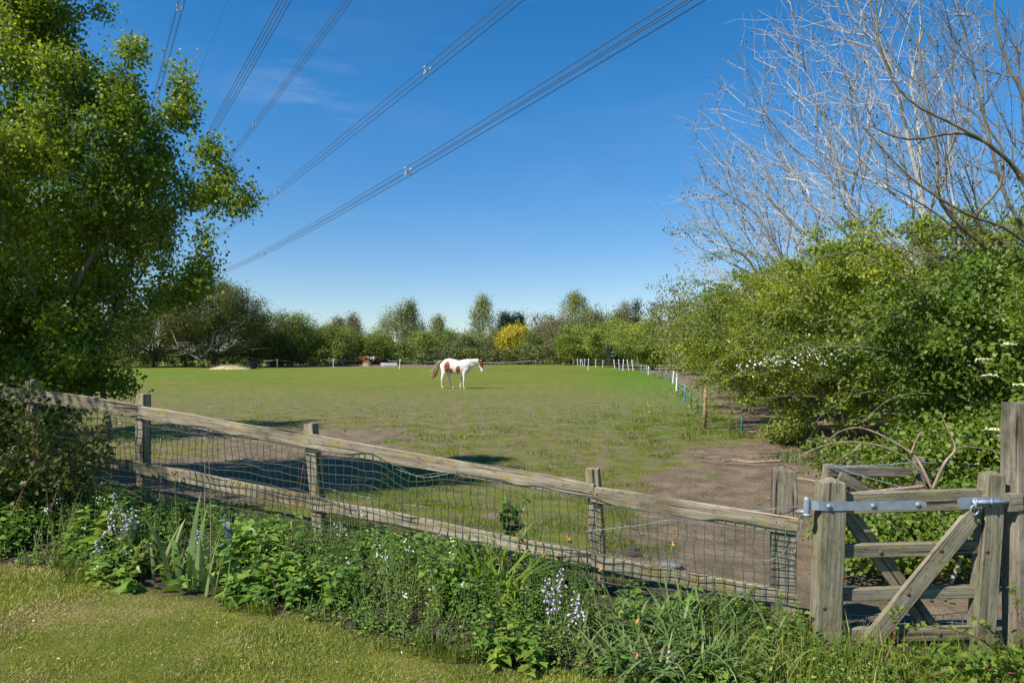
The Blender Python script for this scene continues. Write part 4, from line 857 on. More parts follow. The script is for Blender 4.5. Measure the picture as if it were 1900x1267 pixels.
def shoots(name, n, x, d, r, h, leafm, seed, ls, zr=(.5, 1.0)):
    """long arching sprays that break the outline of a bush"""
    rng = np.random.default_rng(seed); o = [q for q in bpy.data.objects if q.get('label') == name][0]; mw, ml = MB(), MB()
    for k in range(n):
        a = rng.uniform(2.0, 5.2) if rng.random() < .75 else rng.uniform(0, 6.28); zz = h*rng.uniform(*zr); rr = r*.8*math.sqrt(max(.05, 1-((zz-h*.5)/(h*.55))**2))
        p0 = np.array([x+rr*.5*math.cos(a), d+rr*.5*math.sin(a), zz*.85]); v = np.array([math.cos(a), math.sin(a), rng.uniform(.1, .9)]); L_ = rng.uniform(.7, 1.5)*r*.6
        q = smooth_path([p0, p0+v*L_*.55, p0+v*L_+[0, 0, -.12*L_], p0+v*L_*1.35+[0, 0, -.4*L_]], 6); tube(mw, q, np.linspace(.008, .003, len(q)), 4, cap=False)
        m = len(q)*9; b = rng.integers(3, len(q), m); e = rng.normal(size=(m, 3)); leaves(ml, q[b]+e*.035, e+v*.4, rng.normal(size=(m, 3))*.5+[0, 0, .9], ls*rng.uniform(.6, 1.2, m), LEAF_OVAL)
    mw.obj('branch', M['barkgrey'], o); ml.obj('leaves', leafm, o)
shrub('hawthorn_bush', 'second tall hawthorn half hidden behind the left one, its shade falling on the paddock', -9.6, 13.2, 1.9, 6.2, M['haw'], 20, 420, 70, .065, 'barkgrey', z0=.3, spread=.13)
HG = 'hawthorn hedge along the right side of the paddock'
shrub('elder_bush', 'broad-leaved elder bush with cream flower heads beside the tall post', 5.65, 7.6, 1.75, 2.95, M['hedge2'], 21, 330, 175, .05, tpl=LEAF_OVAL, spread=.11, lump=.6, z0=.3)
shrub('hawthorn_bush', 'tall dense hawthorn bush between the elder and the blossoming one', 6.05, 9.8, 2.1, 3.45, M['hedge'], 22, 400, 170, .045, lump=.6, spread=.10, group=HG, z0=.9)
b3 = shrub('hawthorn_bush', 'large hawthorn bush with sprays of white blossom and a dark hollow under it', 6.10, 12.2, 2.25, 3.7, M['hedge'], 23, 400, 175, .046, lump=.6, spread=.10, group=HG, z0=.75)
b4 = shrub('hawthorn_bush', 'hawthorn bush with grey twigs, next left of the blossoming one', 6.30, 15.2, 2.25, 3.55, M['hedge'], 24, 380, 150, .052, 'barkgrey', lump=.6, spread=.11, group=HG, z0=.3)
shrub('hawthorn_bush', 'loose hawthorn bush overhanging the tall brown stake', 7.50, 19, 2.3, 3.5, M['hedge'], 25, 320, 120, .06, 'barkgrey', HG, lump=.6, spread=.13, z0=.1)
shrub('hawthorn_bush', 'hawthorn bush behind the bright blue post', 8.75, 24, 2.4, 3.6, M['hedge'], 26, 320, 75, .072, 'barkgrey', HG, spread=.16, z0=.05)
shrub('hawthorn_bush', 'hawthorn bush behind the two white posts nearest the brown stake', 10.20, 30, 2.6, 3.9, M['bush'], 27, 280, 75, .085, 'barkgrey', HG, spread=.18, z0=.05)
shrub('budding_bush', 'brownish budding bush with few leaves beyond the green hawthorns', 12.00, 40, 2.6, 5.0, M['brownleaf'], 28, 420, 16, .12, 'barkgrey', spread=.2, rtip=.012)
shrub('budding_bush', 'taller brown budding bush over the far blue posts', 13.60, 51, 3.2, 6.6, M['brownleaf'], 29, 480, 16, .16, 'barkgrey', spread=.28, rtip=.016)
shrub('hawthorn_bush', 'rounded bright green bush above the orange-brown post', 13.6, 66, 3.6, 5.0, M['brightbush'], 30, 260, 110, .13, 'bark', HG, spread=.33, rtip=.014)
shrub('hawthorn_bush', 'broad bright green bush left of the orange-brown post', 12.4, 80, 4.4, 5.6, M['brightbush'], 31, 280, 110, .15, 'bark', HG, spread=.4, rtip=.014)
shrub('hawthorn_bush', 'bright green bush at the far corner where the white posts begin', 10.2, 93, 3.8, 5.2, M['brightbush'], 32, 260, 110, .17, 'bark', HG, spread=.4, rtip=.014)
shrub('laurel_bush', 'small dark green rounded bush between bright green bushes behind the posts', 11.6, 74, 1.4, 3.0, M['conifer'], 33, 90, 60, .2, spread=.25)
shrub('hawthorn_bush', 'low leafy bush at the foot of the blossoming hawthorn', 5.0, 12.4, .42, .4, M['bush'], 34, 60, 50, .05, group=HG, z0=.05)
shrub('bramble_thicket', 'low leafy brambles behind the rails of the low grey fence', 4.25, 7.5, .95, .7, M['hedge2'], 35, 120, 50, .045, z0=.05, ry=.7, lump=.8)
shrub('bramble_thicket', 'low dense brambles under the elder beside the tall post', 4.6, 6.6, 1.0, 1.1, M['hedge2'], 36, 220, 60, .05, z0=.05, ry=.6)
shrub('hawthorn_bush', 'dense shaded bush filling the back of the hedge behind the elder', 10.2, 9.5, 2.3, 3.9, M['bush'], 37, 320, 50, .08, z0=0, spread=.14, group=HG)
shrub('hawthorn_bush', 'dense shaded bush at the back of the dark hollow', 10.6, 14, 2.6, 4.7, M['bush'], 38, 320, 50, .09, z0=0, spread=.16, group=HG)
shrub('hawthorn_bush', 'dense shaded bush behind the blossoming hawthorn', 11.2, 19, 2.7, 3.2, M['bush'], 39, 300, 46, .10, z0=0, spread=.18, group=HG)
shrub('bramble_thicket', 'low brambles and leaf litter seen through the gate bars', 3.15, 5.35, .75, .42, M['hedge2'], 40, 150, 36, .045, z0=.0, ry=.45)
shrub('bramble_thicket', 'leafy brambles between the low rail fence and the gate latch', 4.0, 5.5, .7, .75, M['hedge2'], 48, 170, 40, .045, z0=.0, ry=.5)
shoots('large hawthorn bush with sprays of white blossom and a dark hollow under it', 46, 6.1, 12.2, 2.25, 3.7, M['hedge'], 1, .046, (.2, .85))
shoots('hawthorn bush with grey twigs, next left of the blossoming one', 46, 6.3, 15.2, 2.25, 3.55, M['hedge'], 2, .052, (.1, .85))
shoots('tall dense hawthorn bush between the elder and the blossoming one', 40, 6.05, 9.8, 2.1, 3.45, M['hedge'], 3, .045, (.25, .8))
shoots('loose hawthorn bush overhanging the tall brown stake', 36, 7.1, 19, 2.3, 3.5, M['hedge'], 4, .06, (.1, .85))
shoots('broad-leaved elder bush with cream flower heads beside the tall post', 30, 5.65, 7.6, 1.75, 2.95, M['hedge2'], 5, .05, (.2, .75))
shrub('hawthorn_bush', 'unseen hawthorn added beyond the left edge to shade the bramble and the rail end', -7.7, 4.7, 1.9, 6.4, M['haw'], 49, 420, 70, .065, 'barkgrey', z0=.8, spread=.13)  # out of view, added only to cast shade over the left end
# white blossom on the hawthorn, cream flower heads on the elder
def blossom():
    rng = np.random.default_rng(3); o, nod, ch, ti = b3; mb = MB(); e = nod[ti]; k = []
    ctr = [P(1430, 668, 10.0), P(1500, 655, 9.6), P(1540, 640, 9.5), P(1580, 655, 9.3), P(1470, 664, 9.8), P(1600, 635, 9.2), P(1530, 668, 9.5), P(1405, 676, 10.2), P(1560, 615, 9.5)]
    for c in ctr:
        q = np.array(c)+rng.normal(size=(50, 3))*[.26, .15, .055]; q[:, 2] += .25*(q[:, 0]-c.x); k.append(q)
    q = np.concatenate(k); leaves(mb, q, rng.normal(size=q.shape), rng.normal(size=q.shape)+[0, -.5, .6], rng.uniform(.02, .042, len(q)), LEAF_OVAL, wid=1.4)
    mb.obj('blossom', M['blossom'], o)
blossom()
def elder_heads():
    rng = np.random.default_rng(5); o = bpy.data.objects['elder_bush']
    for px, py, d in ((1826, 668, 6.0), (1836, 698, 6.0), (1893, 715, 5.9), (1842, 798, 5.9), (1858, 810, 5.9), (1872, 640, 6.1)):
        mb = MB(); c = np.array(P(px, py, d)); n = 90; a = rng.uniform(0, 6.28, n); r = np.sqrt(rng.random(n))*.06
        q = c+np.stack([r*np.cos(a), r*np.sin(a), .012-2*r*r+rng.normal(size=n)*.004], 1); leaves(mb, q, rng.normal(size=q.shape)*[1, 1, .2], np.tile([0, -.3, 1.], (n, 1))+rng.normal(size=q.shape)*.3, rng.uniform(.010, .018, n), LEAF_OVAL, wid=1.5)
        for k in range(7): tube(mb, [c+[0, .02, -.07], q[k*9]+[0, 0, -.01]], [.002, .0012], 3, 1)
        mb.obj('flower_head', [M['cream'], M['stem']], o)
elder_heads()

# leafless pale trees leaning over the hedge on the right
def bare(name, label, base, ctr, rad, n, seed, bark, rtip, rmax, trunk, bud=4, hollow=.25, bf=.5, zmin=1.2, twigs=2, budsize=.05, trunk_r=None):
    rng = np.random.default_rng(seed); t = env_ellipsoid(n, ctr, rad, rng, hollow, .25, seed, zmin)
    o, nod, ch, ti = tree(name, label, 'tree', base, t, rtip, 0, 0, 0, M[bark], None, seed, trunk, bf=bf, step=.3, rmax=rmax, thick=7, curl=.5, wob=.02, expo=2.05, twigs=twigs, turn=1.3, twa=.42, trunk_r=trunk_r)
    if bud:
        mc = MB(); crown(mc, nod, ch, ti, rng, bud, budsize, .03, LEAF_OVAL, .2, None, .12, 0, 0, .8); mc.obj('foliage', M['bud'], o)
    return o
def V(px, py, d): return tuple(P(px, py, d))
def bb(px, d): p = P(px, 655, d); return (p.x, d, gzf(p.x, d)-.1)
bare('bare_tree', 'pale leafless tree with branches sweeping furthest left towards the paddock', bb(1570, 17), V(1395, 420, 16.5), (2.2, 1.8, 2.3), 460, 41, 'barkwhite', .0042, .10, [[V(1545, 690, 17), V(1500, 600, 17), V(1460, 500, 17), V(1390, 390, 16.8)], [V(1530, 650, 17), V(1440, 540, 16.8), V(1340, 480, 16.5), V(1290, 455, 16.3)], [V(1545, 690, 17), V(1490, 580, 17), V(1420, 420, 16.6), V(1350, 360, 16.4), V(1262, 320, 16.2)]], 6, zmin=2.2, budsize=.05, trunk_r=.06, twigs=1)
bare('bare_tree', 'pale leafless tree with two white stems leaning left above the blossoming hawthorn', bb(1665, 14.5), V(1490, 240, 14.2), (2.1, 1.7, 2.7), 380, 42, 'barkwhite', .004, .10, [[V(1650, 640, 14.5), V(1616, 505, 14.5), V(1575, 400, 14.4), V(1542, 333, 14.3), V(1470, 275, 14.2)], [V(1650, 640, 14.5), V(1625, 520, 14.5), V(1590, 420, 14.5), V(1540, 260, 14.3), V(1500, 150, 14.2)]], 4, zmin=3, budsize=.045, trunk_r=.065, twigs=1)
bare('bare_tree', 'tall straight white-stemmed leafless tree rising out of the hedge', bb(1760, 13), V(1640, 100, 13), (2.3, 1.8, 3.2), 360, 43, 'barkwhite', .004, .12, [[V(1745, 640, 13), V(1733, 533, 13), V(1712, 360, 13), V(1704, 245, 13), V(1690, 160, 13)], [V(1735, 560, 13), V(1712, 380, 13), V(1690, 280, 12.9), V(1650, 120, 12.9), V(1590, 20, 12.8)]], 4, zmin=3, trunk_r=.075)
bare('bare_tree', 'leafless tree with thick pale limbs crossing in front of the white-stemmed tree', bb(1850, 11), V(1670, 300, 11), (1.7, 1.3, 2.2), 170, 44, 'barkwhite', .0038, .09, [[V(1800, 640, 11), V(1735, 545, 11), V(1640, 430, 11), V(1560, 375, 11)], [V(1820, 640, 11), V(1790, 520, 11), V(1770, 380, 11), V(1755, 200, 11)]], 3, zmin=2.6, trunk_r=.055)
bare('bare_tree', 'near olive-barked leafless tree whose upcurving branches reach in from the right edge', bb(1990, 8.2), V(1800, 250, 8), (1.25, 1.0, 2.0), 170, 45, 'barkolive', .004, .10, [[V(1960, 640, 8.2), V(1900, 560, 8), V(1820, 480, 8), V(1745, 402, 8), V(1640, 340, 7.9)], [V(1960, 630, 8.1), V(1905, 440, 8), V(1860, 350, 8), V(1810, 150, 8)], [V(1965, 620, 8.2), V(1925, 460, 8), V(1905, 300, 8), V(1885, 60, 8)],
    [V(1970, 600, 8), V(1905, 490, 7.8), V(1810, 413, 7.7), V(1854, 349, 7.6), V(1859, 279, 7.6), V(1829, 224, 7.6), V(1822, 120, 7.6)], [V(1975, 500, 7.8), V(1899, 339, 7.6), V(1849, 279, 7.5), V(1785, 239, 7.5), V(1685, 184, 7.5), V(1635, 100, 7.5), V(1625, 0, 7.5)],
    [V(1960, 600, 8), V(1850, 480, 7.9), V(1748, 380, 7.8), V(1738, 280, 7.8), V(1715, 164, 7.8), V(1700, 70, 7.8), V(1650, 0, 7.8)], [V(1985, 420, 7.6), V(1899, 179, 7.4), V(1874, 130, 7.4), V(1849, 50, 7.4), V(1844, -30, 7.4)], [V(1980, 480, 7.8), V(1829, 264, 7.6), V(1685, 259, 7.5), V(1615, 234, 7.5)], [V(1980, 560, 7.8), V(1890, 440, 7.7), V(1790, 395, 7.6), V(1690, 330, 7.6), V(1600, 235, 7.6)]], 3, zmin=2.2, twigs=2, budsize=.035, trunk_r=.03)
bare('bare_tree', 'slender leafless tree behind the others at the right edge', bb(1900, 17), V(1840, 250, 17), (2.2, 1.8, 3.6), 150, 46, 'barkgrey', .005, .11, [[V(1885, 600, 17), V(1870, 400, 17), V(1850, 200, 17)]], 3, zmin=3)
bare('bare_tree', 'small leafless tree with brown buds behind the blossoming hawthorn', bb(1560, 24), V(1440, 440, 24), (3.0, 2.2, 3.0), 200, 47, 'barkwhite', .006, .10, [[V(1530, 600, 24), V(1500, 520, 24), V(1470, 420, 24)]], 3, zmin=3)

# trees and bushes beyond the paddock
def far(kind, label, px, top, hw, d, leafm, seed, bark='barkgrey', n=170, per=40, ls=None, lump=.45, bottom=.12, shape='round', cat='tree', name=None, spread=None, rtip=.02):
    c = P(px, 655, d); h = EYE+(HORIZ-top)/FPX*d; w = hw/FPX*d; rng = np.random.default_rng(seed); k = d/FPX
    if shape == 'cone':
        z = h*(bottom+(1-bottom)*rng.random(n)**1.5); r = w*(1-z/h)**.8*(.3+.7*rng.random(n)**.5)*(1+.5*(vnoise(z*.9, 0, 0, seed)-.5)); a = rng.uniform(0, 6.283, n); t = np.stack([c.x+r*np.cos(a), d+r*np.sin(a), z], 1)
    elif shape == 'tall':
        z = h*(bottom+(1-bottom)*rng.random(n)); f = (z/h-bottom)/(1-bottom); r = w*(np.clip(1-(f-.35)**2*2.1, .08, 1))*(.25+.75*rng.random(n)**.5)
        a = rng.uniform(0, 6.283, n); r *= 1+.9*(vnoise(np.cos(a)*1.3+seed, np.sin(a)*1.3, z*.5, seed)-.5); t = np.stack([c.x+r*np.cos(a), d+r*np.sin(a), z], 1)
    else: t = env_ellipsoid(n, (c.x, d, h*(1+bottom)/2), (w, w*.8, h*(1-bottom)/2), rng, .45, lump, seed, .3)
    ls = ls or k*2.3; spread = spread or k*6.0; per = int(per*2.6)
    tr = [[(c.x, d, h*.3), (c.x+rng.normal()*.2, d, h*.62), (c.x+rng.normal()*.3, d, h*.9)]]
    return tree(name or kind, label, cat, (c.x, d, -.1), t, rtip, per, ls, spread, M[bark], M[leafm], seed, tr, bf=.3, step=h*.09, up=.45, back=.5, rmax=max(.1, h*.018))
far('willow_tree', 'big rounded willow with grey dead limbs under it, behind the straw heap', 398, 522, 108, 78, 'olive', 61, 'bark', 560, 60, rtip=.03, bottom=.2)
def dead_limbs():
    o = [q for q in bpy.data.objects if str(q.get('label')).startswith('big rounded willow')][0]; rng = np.random.default_rng(9)
    for pts in (((372, 668), (350, 655), (330, 640), (318, 610)), ((372, 662), (400, 640), (425, 620), (455, 595)), ((375, 660), (360, 640), (345, 655), (322, 660)), ((390, 650), (410, 655), (432, 640), (440, 632)), ((380, 665), (395, 630), (390, 600), (405, 580)), ((420, 610), (450, 640), (470, 650))):
        mb = MB(); q = smooth_path([P(x, y, 75+rng.normal()*.8) for x, y in pts], 6); tube(mb, q, np.linspace(.09, .03, len(q)), 5)
        for k in range(3, len(q), 2): v = rng.normal(size=3); v[2] = abs(v[2])*.5; tube(mb, [q[k], q[k]+v*.6, q[k]+v*1.1+[0, 0, -.2]], [.03, .025, .015], 4)
        mb.obj('dead_limb', M['barkgrey'], o)
dead_limbs()
far('willow_tree', 'dark shaded willow directly behind the hawthorn tree', 285, 540, 95, 80, 'olive', 62, 'bark', 380, 46, bottom=.1)
far('willow_tree', 'dark bushy tree low between the hawthorn stems', 170, 560, 90, 76, 'bush', 63, n=260, per=46, bottom=.02)
far('willow_tree', 'dark bushy tree at the left edge behind the hawthorn', 30, 545, 100, 74, 'bush', 64, n=260, per=46, bottom=.02)
far('round_tree', 'dark low bushy tree filling the gap right of the big willow', 474, 578, 46, 82, 'bush', 65, n=170, per=46, bottom=.0)
far('round_tree', 'round-topped green tree right of the big willow', 541, 580, 50, 84, 'bush', 66, n=240, per=50, bottom=.03)
far('round_tree', 'lower dark green tree left of the far horses', 613, 600, 42, 88, 'bush', 67, n=200, per=50, bottom=.02)
far('birch_tree', 'small brownish birch showing above the lower dark green tree', 655, 588, 20, 112, 'brownleaf', 68, 'barkwhite', 90, 40, shape='tall')
far('birch_tree', 'thin brownish birch just left of the big birch', 627, 590, 18, 115, 'brownleaf', 69, 'barkwhite', 70, 34, shape='tall')
far('round_tree', 'bright green bush behind the far horses', 672, 618, 40, 98, 'brightbush', 70, n=150, per=46, bottom=0, cat='shrub', name='leafy_bush')
far('birch_tree', 'big feathery birch with white stems, left of the pinto horse', 745, 562, 46, 112, 'birch', 71, 'barkwhite', 260, 20, lump=.8, bottom=.1)
far('birch_tree', 'narrow feathery top on the right of the big birch', 760, 560, 18, 110, 'birch', 72, 'barkwhite', 90, 34, shape='tall')
far('birch_tree', 'small thin birch right of the big birch', 813, 592, 20, 116, 'birch', 73, 'barkwhite', 90, 36, shape='tall')
far('round_tree', 'low olive bush below the small thin birch', 838, 612, 34, 108, 'bush', 74, n=130, per=44, bottom=0, cat='shrub', name='leafy_bush')
far('birch_tree', 'tall narrow birch directly above the pinto horse', 896, 554, 27, 112, 'birch', 75, 'barkwhite', 200, 24, shape='tall', bottom=.08)
far('round_tree', 'small olive bush at the foot of the tall narrow birch', 880, 618, 26, 106, 'birch', 76, n=100, per=44, bottom=0, cat='shrub', name='leafy_bush')
far('conifer_tree', 'dark pointed conifer left behind the yellow bush', 936, 586, 17, 118, 'conifer', 77, n=150, per=50, shape='cone', lump=.3)
far('conifer_tree', 'dark pointed conifer right behind the yellow bush', 962, 584, 16, 118, 'conifer', 78, n=150, per=50, shape='cone', lump=.3)
far('conifer_tree', 'lower dark conifer between the two pointed ones', 949, 594, 16, 119, 'conifer', 79, n=100, per=46, shape='cone', lump=.3)
far('yellow_bush', 'bright yellow rounded flowering bush in front of the dark conifers', 956, 605, 30, 106, 'yellow', 80, n=240, per=50, lump=.12, bottom=.1, cat='shrub')
far('budding_tree', 'brown spreading budding tree right of the yellow bush', 1015, 583, 32, 112, 'brownleaf', 81, 'barkgrey', 220, 20, rtip=.03)
far('budding_tree', 'tall arching olive-brown tree, highest above the right part of the far hedge', 1068, 546, 34, 116, 'birch', 82, 'barkgrey', 220, 26, shape='tall', bottom=.15)
far('willow_tree', 'pale grey-green willow in front of the tall arching tree', 1085, 572, 42, 104, 'palewillow', 83, n=260, per=44, bottom=.05)
far('conifer_tree', 'small dark conifer inside the pale grey-green willow', 1107, 588, 14, 103, 'conifer', 84, n=60, per=44, shape='cone')
far('round_tree', 'yellow-green bush by the telegraph pole', 1136, 588, 20, 106, 'brightbush', 85, n=100, per=44, cat='shrub', name='leafy_bush')
far('budding_tree', 'brown budding tree right of the telegraph pole', 1158, 557, 28, 112, 'brownleaf', 86, 'barkgrey', 220, 20, rtip=.03)
far('conifer_tree', 'thin dark conifer between brown and grey bare trees', 1181, 560, 9, 110, 'conifer', 87, n=80, per=36, shape='cone')
def farbare(px, top, hw, d, label, seed):
    c = P(px, 655, d); h = EYE+(HORIZ-top)/FPX*d; w = hw/FPX*d
    bare('bare_tree', label, (c.x, d, -.1), (c.x, d, h*.6), (w, w*.8, h*.42), 260, seed, 'barkgrey', .02, .2, [[(c.x, d, h*.3), (c.x, d, h*.6)]], 3, bf=.35, twigs=3, budsize=.12)
farbare(1215, 553, 26, 105, 'grey leafless tree showing above the bright green bushes', 91)
farbare(1255, 556, 26, 100, 'leafless tree right of the grey one, above the brown budding bushes', 92)
farbare(1110, 560, 20, 122, 'thin leafless treetop behind the pale grey-green willow', 93)
farbare(1000, 580, 22, 124, 'faint leafless treetop right of the dark conifers', 94)

for k, (px, top, hw, d, mt, lb) in enumerate([(706, 616, 26, 103, 'bush', 'low dark bush at the foot of the big birch'), (788, 619, 22, 104, 'brightbush', 'low fresh green bush between the big birch and the small thin birch'), (862, 622, 20, 103, 'palewillow', 'pale low bush just left of the tall narrow birch'), (922, 616, 18, 109, 'birch', 'olive bush between the tall narrow birch and the yellow bush'),
        (1042, 592, 28, 108, 'brownleaf', 'brownish bushy tree between the brown spreading tree and the pale willow'), (575, 608, 30, 92, 'bush', 'green bush joining the two round trees left of the far horses'), (641, 612, 24, 96, 'brightbush', 'fresh green bush behind the left far horse'), (985, 622, 20, 104, 'bush', 'low green bush at the right foot of the yellow bush'), (508, 610, 30, 86, 'olive', 'dark olive bush between the big willow and the round-topped tree')]):
    far('leafy_bush', lb, px, top, hw, d, mt, 120+k, n=150, per=40, bottom=0, cat='shrub', lump=.6)
# bramble hedge across the far end
def far_hedge(name, label, x0, x1, d, top, seed, leafm, n, per=50, ls=.22):
    a, b = P(x0, 655, d), P(x1, 655, d); h = EYE+(HORIZ-top)/FPX*d; rng = np.random.default_rng(seed)
    o = thing(name, label, 'hedge', ((a.x+b.x)/2, d, 0)); s = rng.random(n); th = rng.uniform(.0, math.pi, n); hh = h*(.75+.5*vnoise(s*(b.x-a.x)*.35, seed, 0, seed))
    r = .4+.6*rng.random(n)**.5
    tips = np.stack([a.x+(b.x-a.x)*s, d+1.6*np.cos(th)*r, hh*np.sin(th)**.8*r], 1); mb = MB(); mw = MB()
    k = n*per; q = np.repeat(tips, per, 0)+rng.normal(size=(k, 3))*[.32, .25, .16]; q[:, 2] = np.abs(q[:, 2])
    leaves(mb, q, rng.normal(size=(k, 3)), rng.normal(size=(k, 3))*.7+[0, -.25, .6], ls*rng.uniform(.6, 1.2, k)); mb.obj('foliage', leafm, o)
    for t in tips[::2]:
        b0 = np.array([t[0]+rng.normal()*.3, d+rng.normal()*.3, -.05]); tube(mw, [b0, (b0+t)/2+rng.normal(size=3)*.15+[0, 0, .2], t, t+rng.normal(size=3)*.2], [.03, .025, .018, .01], 3, cap=False)
    mw.obj('stems', M['barkgrey'], o)
far_hedge('bramble_hedge', 'low bramble hedge behind the pinto horse', 770, 1060, 97, 644, 101, M['darkhedge'], 420)
far_hedge('bramble_hedge', 'low green hedge behind the white trough', 630, 775, 99, 642, 102, M['bush'], 240)
far_hedge('bramble_hedge', 'dark hedge bottom in shade under the willows', 60, 640, 84, 640, 103, M['bush'], 520)
far_hedge('bramble_hedge', 'dense green hedge foot behind the white posts', 1055, 1260, 96, 640, 104, M['bush'], 280)
# ---------------- grass ----------------
def blades(mb, x, y, z, h, w, rng, lean=.5, m=0):
    n = len(x); a = rng.uniform(0, 2*math.pi, n); b = rng.uniform(0, 2*math.pi, n); ln = h*lean*rng.random(n)
    s = np.stack([np.cos(a), np.sin(a), np.zeros(n)], 1)*(w/2)[:, None] if not np.isscalar(w) else np.stack([np.cos(a), np.sin(a), np.zeros(n)], 1)*w/2
    o = np.stack([x, y, z], 1); d = np.stack([np.cos(b)*ln, np.sin(b)*ln, np.zeros(n)], 1); up = np.array([0, 0, 1.])
    mid = o+d*.35+up*(h*.55)[:, None]; tip = o+d+up*(h*np.sqrt(np.clip(1-(ln/h)**2*.6, .2, 1)))[:, None]
    V = np.stack([o-s, o+s, mid+s*.8, mid-s*.8, tip], 1).reshape(-1, 3); k = np.arange(n)[:, None]*5; base = mb.n
    mb.add(V, k+np.array([[0, 1, 2, 3]]), m)
    mb.v.append(np.zeros((0, 3))); mb.f3.append(k+np.array([[3, 2, 4]])+base); mb.m3.append(np.full(n, m))
def edge_y(x): return fence_y(x)-1.28+.20*(fbm(np.asarray(x)*1.8, np.asarray(x)*0, 0, 12, 3)-.45)*2-.10*np.clip(-np.asarray(x)-1.5, 0, 2)
rng = np.random.default_rng(77)
def lawn_grass():
    n = 330000; y = 2.2+rng.random(n)*3.9; x = rng.uniform(-1, .28, n)*(y*.80+.4)
    k = (y < edge_y(x)+.05) & (x > -6); x, y = x[k], y[k]
    dens = fbm(x*2.3, y*2.3, 0, 41, 4); k = rng.random(len(x)) < .30+1.5*sstep(.33, .62, dens); x, y, dens = x[k], y[k], dens[k]
    h = rng.uniform(.011, .027, len(x))*(.65+.8*sstep(.3, .65, dens)); z = gz(x, y)-.004
    mb = MB(); st = rng.random(len(x)) < .08+.62*sstep(.47, .60, fbm(x*1.4+3, y*1.9, 0, 81, 4)); wd = rng.uniform(.0022, .0042, len(x))
    for k, q in ((0, ~st), (1, st)): blades(mb, x[q], y[q], z[q], h[q]*(1 if k == 0 else .8), wd[q], rng, 1.0 if k == 0 else 2.2, k)
    tag(mb.obj('lawn_grass', [M['lawnblade'], M['strawblade']], None, origin=(-1.2, 3.4, 0)), 'short sunlit lawn grass with straw-coloured patches in front of the flower border', 'grass', kind='stuff')
lawn_grass()
def field_grass():
    n = 420000; u = rng.random(n); y = 4.4*(24/4.4)**u; x = rng.uniform(-.85, .62, n)*y
    k = (y > fence_y(x)+.1); x, y = x[k], y[k]
    dirt, lush = field_masks(x, y); cl = fbm(x*2.6, y*2.6, 0, 44, 4)
    pr = (1-sstep(11, 23, y))*(1-dirt)**1.2*sstep(.30+.30*dirt, .55+.25*dirt, cl)+lush*.5*(1-sstep(15, 23, y)); k = rng.random(len(x)) < pr; x, y, lush, cl = x[k], y[k], lush[k], cl[k]
    h = rng.uniform(.015, .038, len(x))*(1+1.0*lush)*(.45+1.7*sstep(.40, .66, cl)); w = rng.uniform(.0035, .006, len(x))*np.clip(y/8, .9, 2.6)
    mb = MB(); blades(mb, x, y, gz(x, y)+.0, h, w, rng, 1.1)
    tag(mb.obj('paddock_grass', M['fieldblade'], None, origin=(0, 12, 0)), 'short grazed grass thinning into bare earth in the paddock', 'grass', kind='stuff')
field_grass()

# ---------------- border plants ----------------
def hit(px, py):
    d = 4.0
    for _ in range(40): z = gzf((px-MIDX)/FPX*d, d); d = .5*d+.5*(EYE-z)*FPX/(py-HORIZ)
    return Vector(((px-MIDX)/FPX*d, d, gzf((px-MIDX)/FPX*d, d)))
def strap(mb, p, az, L_, w, bend, rng, m=0, seg=7, fold=.25, up0=.15):
    """one long leaf: rises, then arches over"""
    p = np.array(p, float); out = np.array([math.cos(az), math.sin(az), 0]); side = np.array([-math.sin(az), math.cos(az), 0]); q = [p]; th = math.pi/2-up0*rng.uniform(.3, 1.6)
    for k in range(seg): th -= bend/seg*(.4+1.2*k/seg); q.append(q[-1]+(out*math.cos(th)+np.array([0, 0, 1.])*math.sin(th))*L_/seg)
    tw = rng.normal()*.5; V = []
    for k, c in enumerate(q):
        ww = w*.5*(1-(k/seg)**2.6)*(.75+.25*min(1, k/2)); s = side*math.cos(tw*k/seg)+out*math.sin(tw*k/seg)
        V += [c-s*ww, c+np.array([out[0], out[1], -.2])*ww*fold*-.6, c+s*ww]
    F = []
    for k in range(seg): F += [(3*k, 3*k+1, 3*k+4, 3*k+3), (3*k+1, 3*k+2, 3*k+5, 3*k+4)]
    mb.add(V, F, m)
def bell(mb, p, r, d, m=0):
    d = unit(np.array(d, float)); a = unit(np.cross(d, [.3, .8, .2])); b = np.cross(d, a); n = 6; V = []
    for t, rr in ((0, .25), (.35, .9), (.8, .85), (1.05, 1.5)):
        for k in range(n): an = 2*math.pi*k/n; V.append(p+d*t*r*2.4+(a*math.cos(an)+b*math.sin(an))*r*rr*(1 if t < 1 or k % 2 else .8))
    mb.add(V, [(i*n+k, i*n+(k+1) % n, (i+1)*n+(k+1) % n, (i+1)*n+k) for i in range(3) for k in range(n)], m)
def clump(name, label, cat, p, nleaf, L_, w, bend, mat, seed, spread=.05, group=None, up0=.25, az=None):
    r = np.random.default_rng(seed); o = thing(name, label, cat, p, group); mb = MB()
    for k in range(nleaf):
        q = np.array(p)+r.normal(size=3)*[spread, spread*.7, 0]; q[2] = gzf(q[0], q[1])-.01
        strap(mb, q, r.uniform(0, 6.28) if az is None else az+r.normal()*.8, L_*r.uniform(.65, 1.15), w*r.uniform(.75, 1.2), bend*r.uniform(.4, 1.5), r, up0=up0)
    mb.obj('leaves', M[mat], o); return o, r
def stem_path(p, top, sag=.03): p, top = np.array(p), np.array(top); return smooth_path([p, p+(top-p)*.5+np.array([(top[0]-p[0])*-.15, 0, 0]), top], 5)
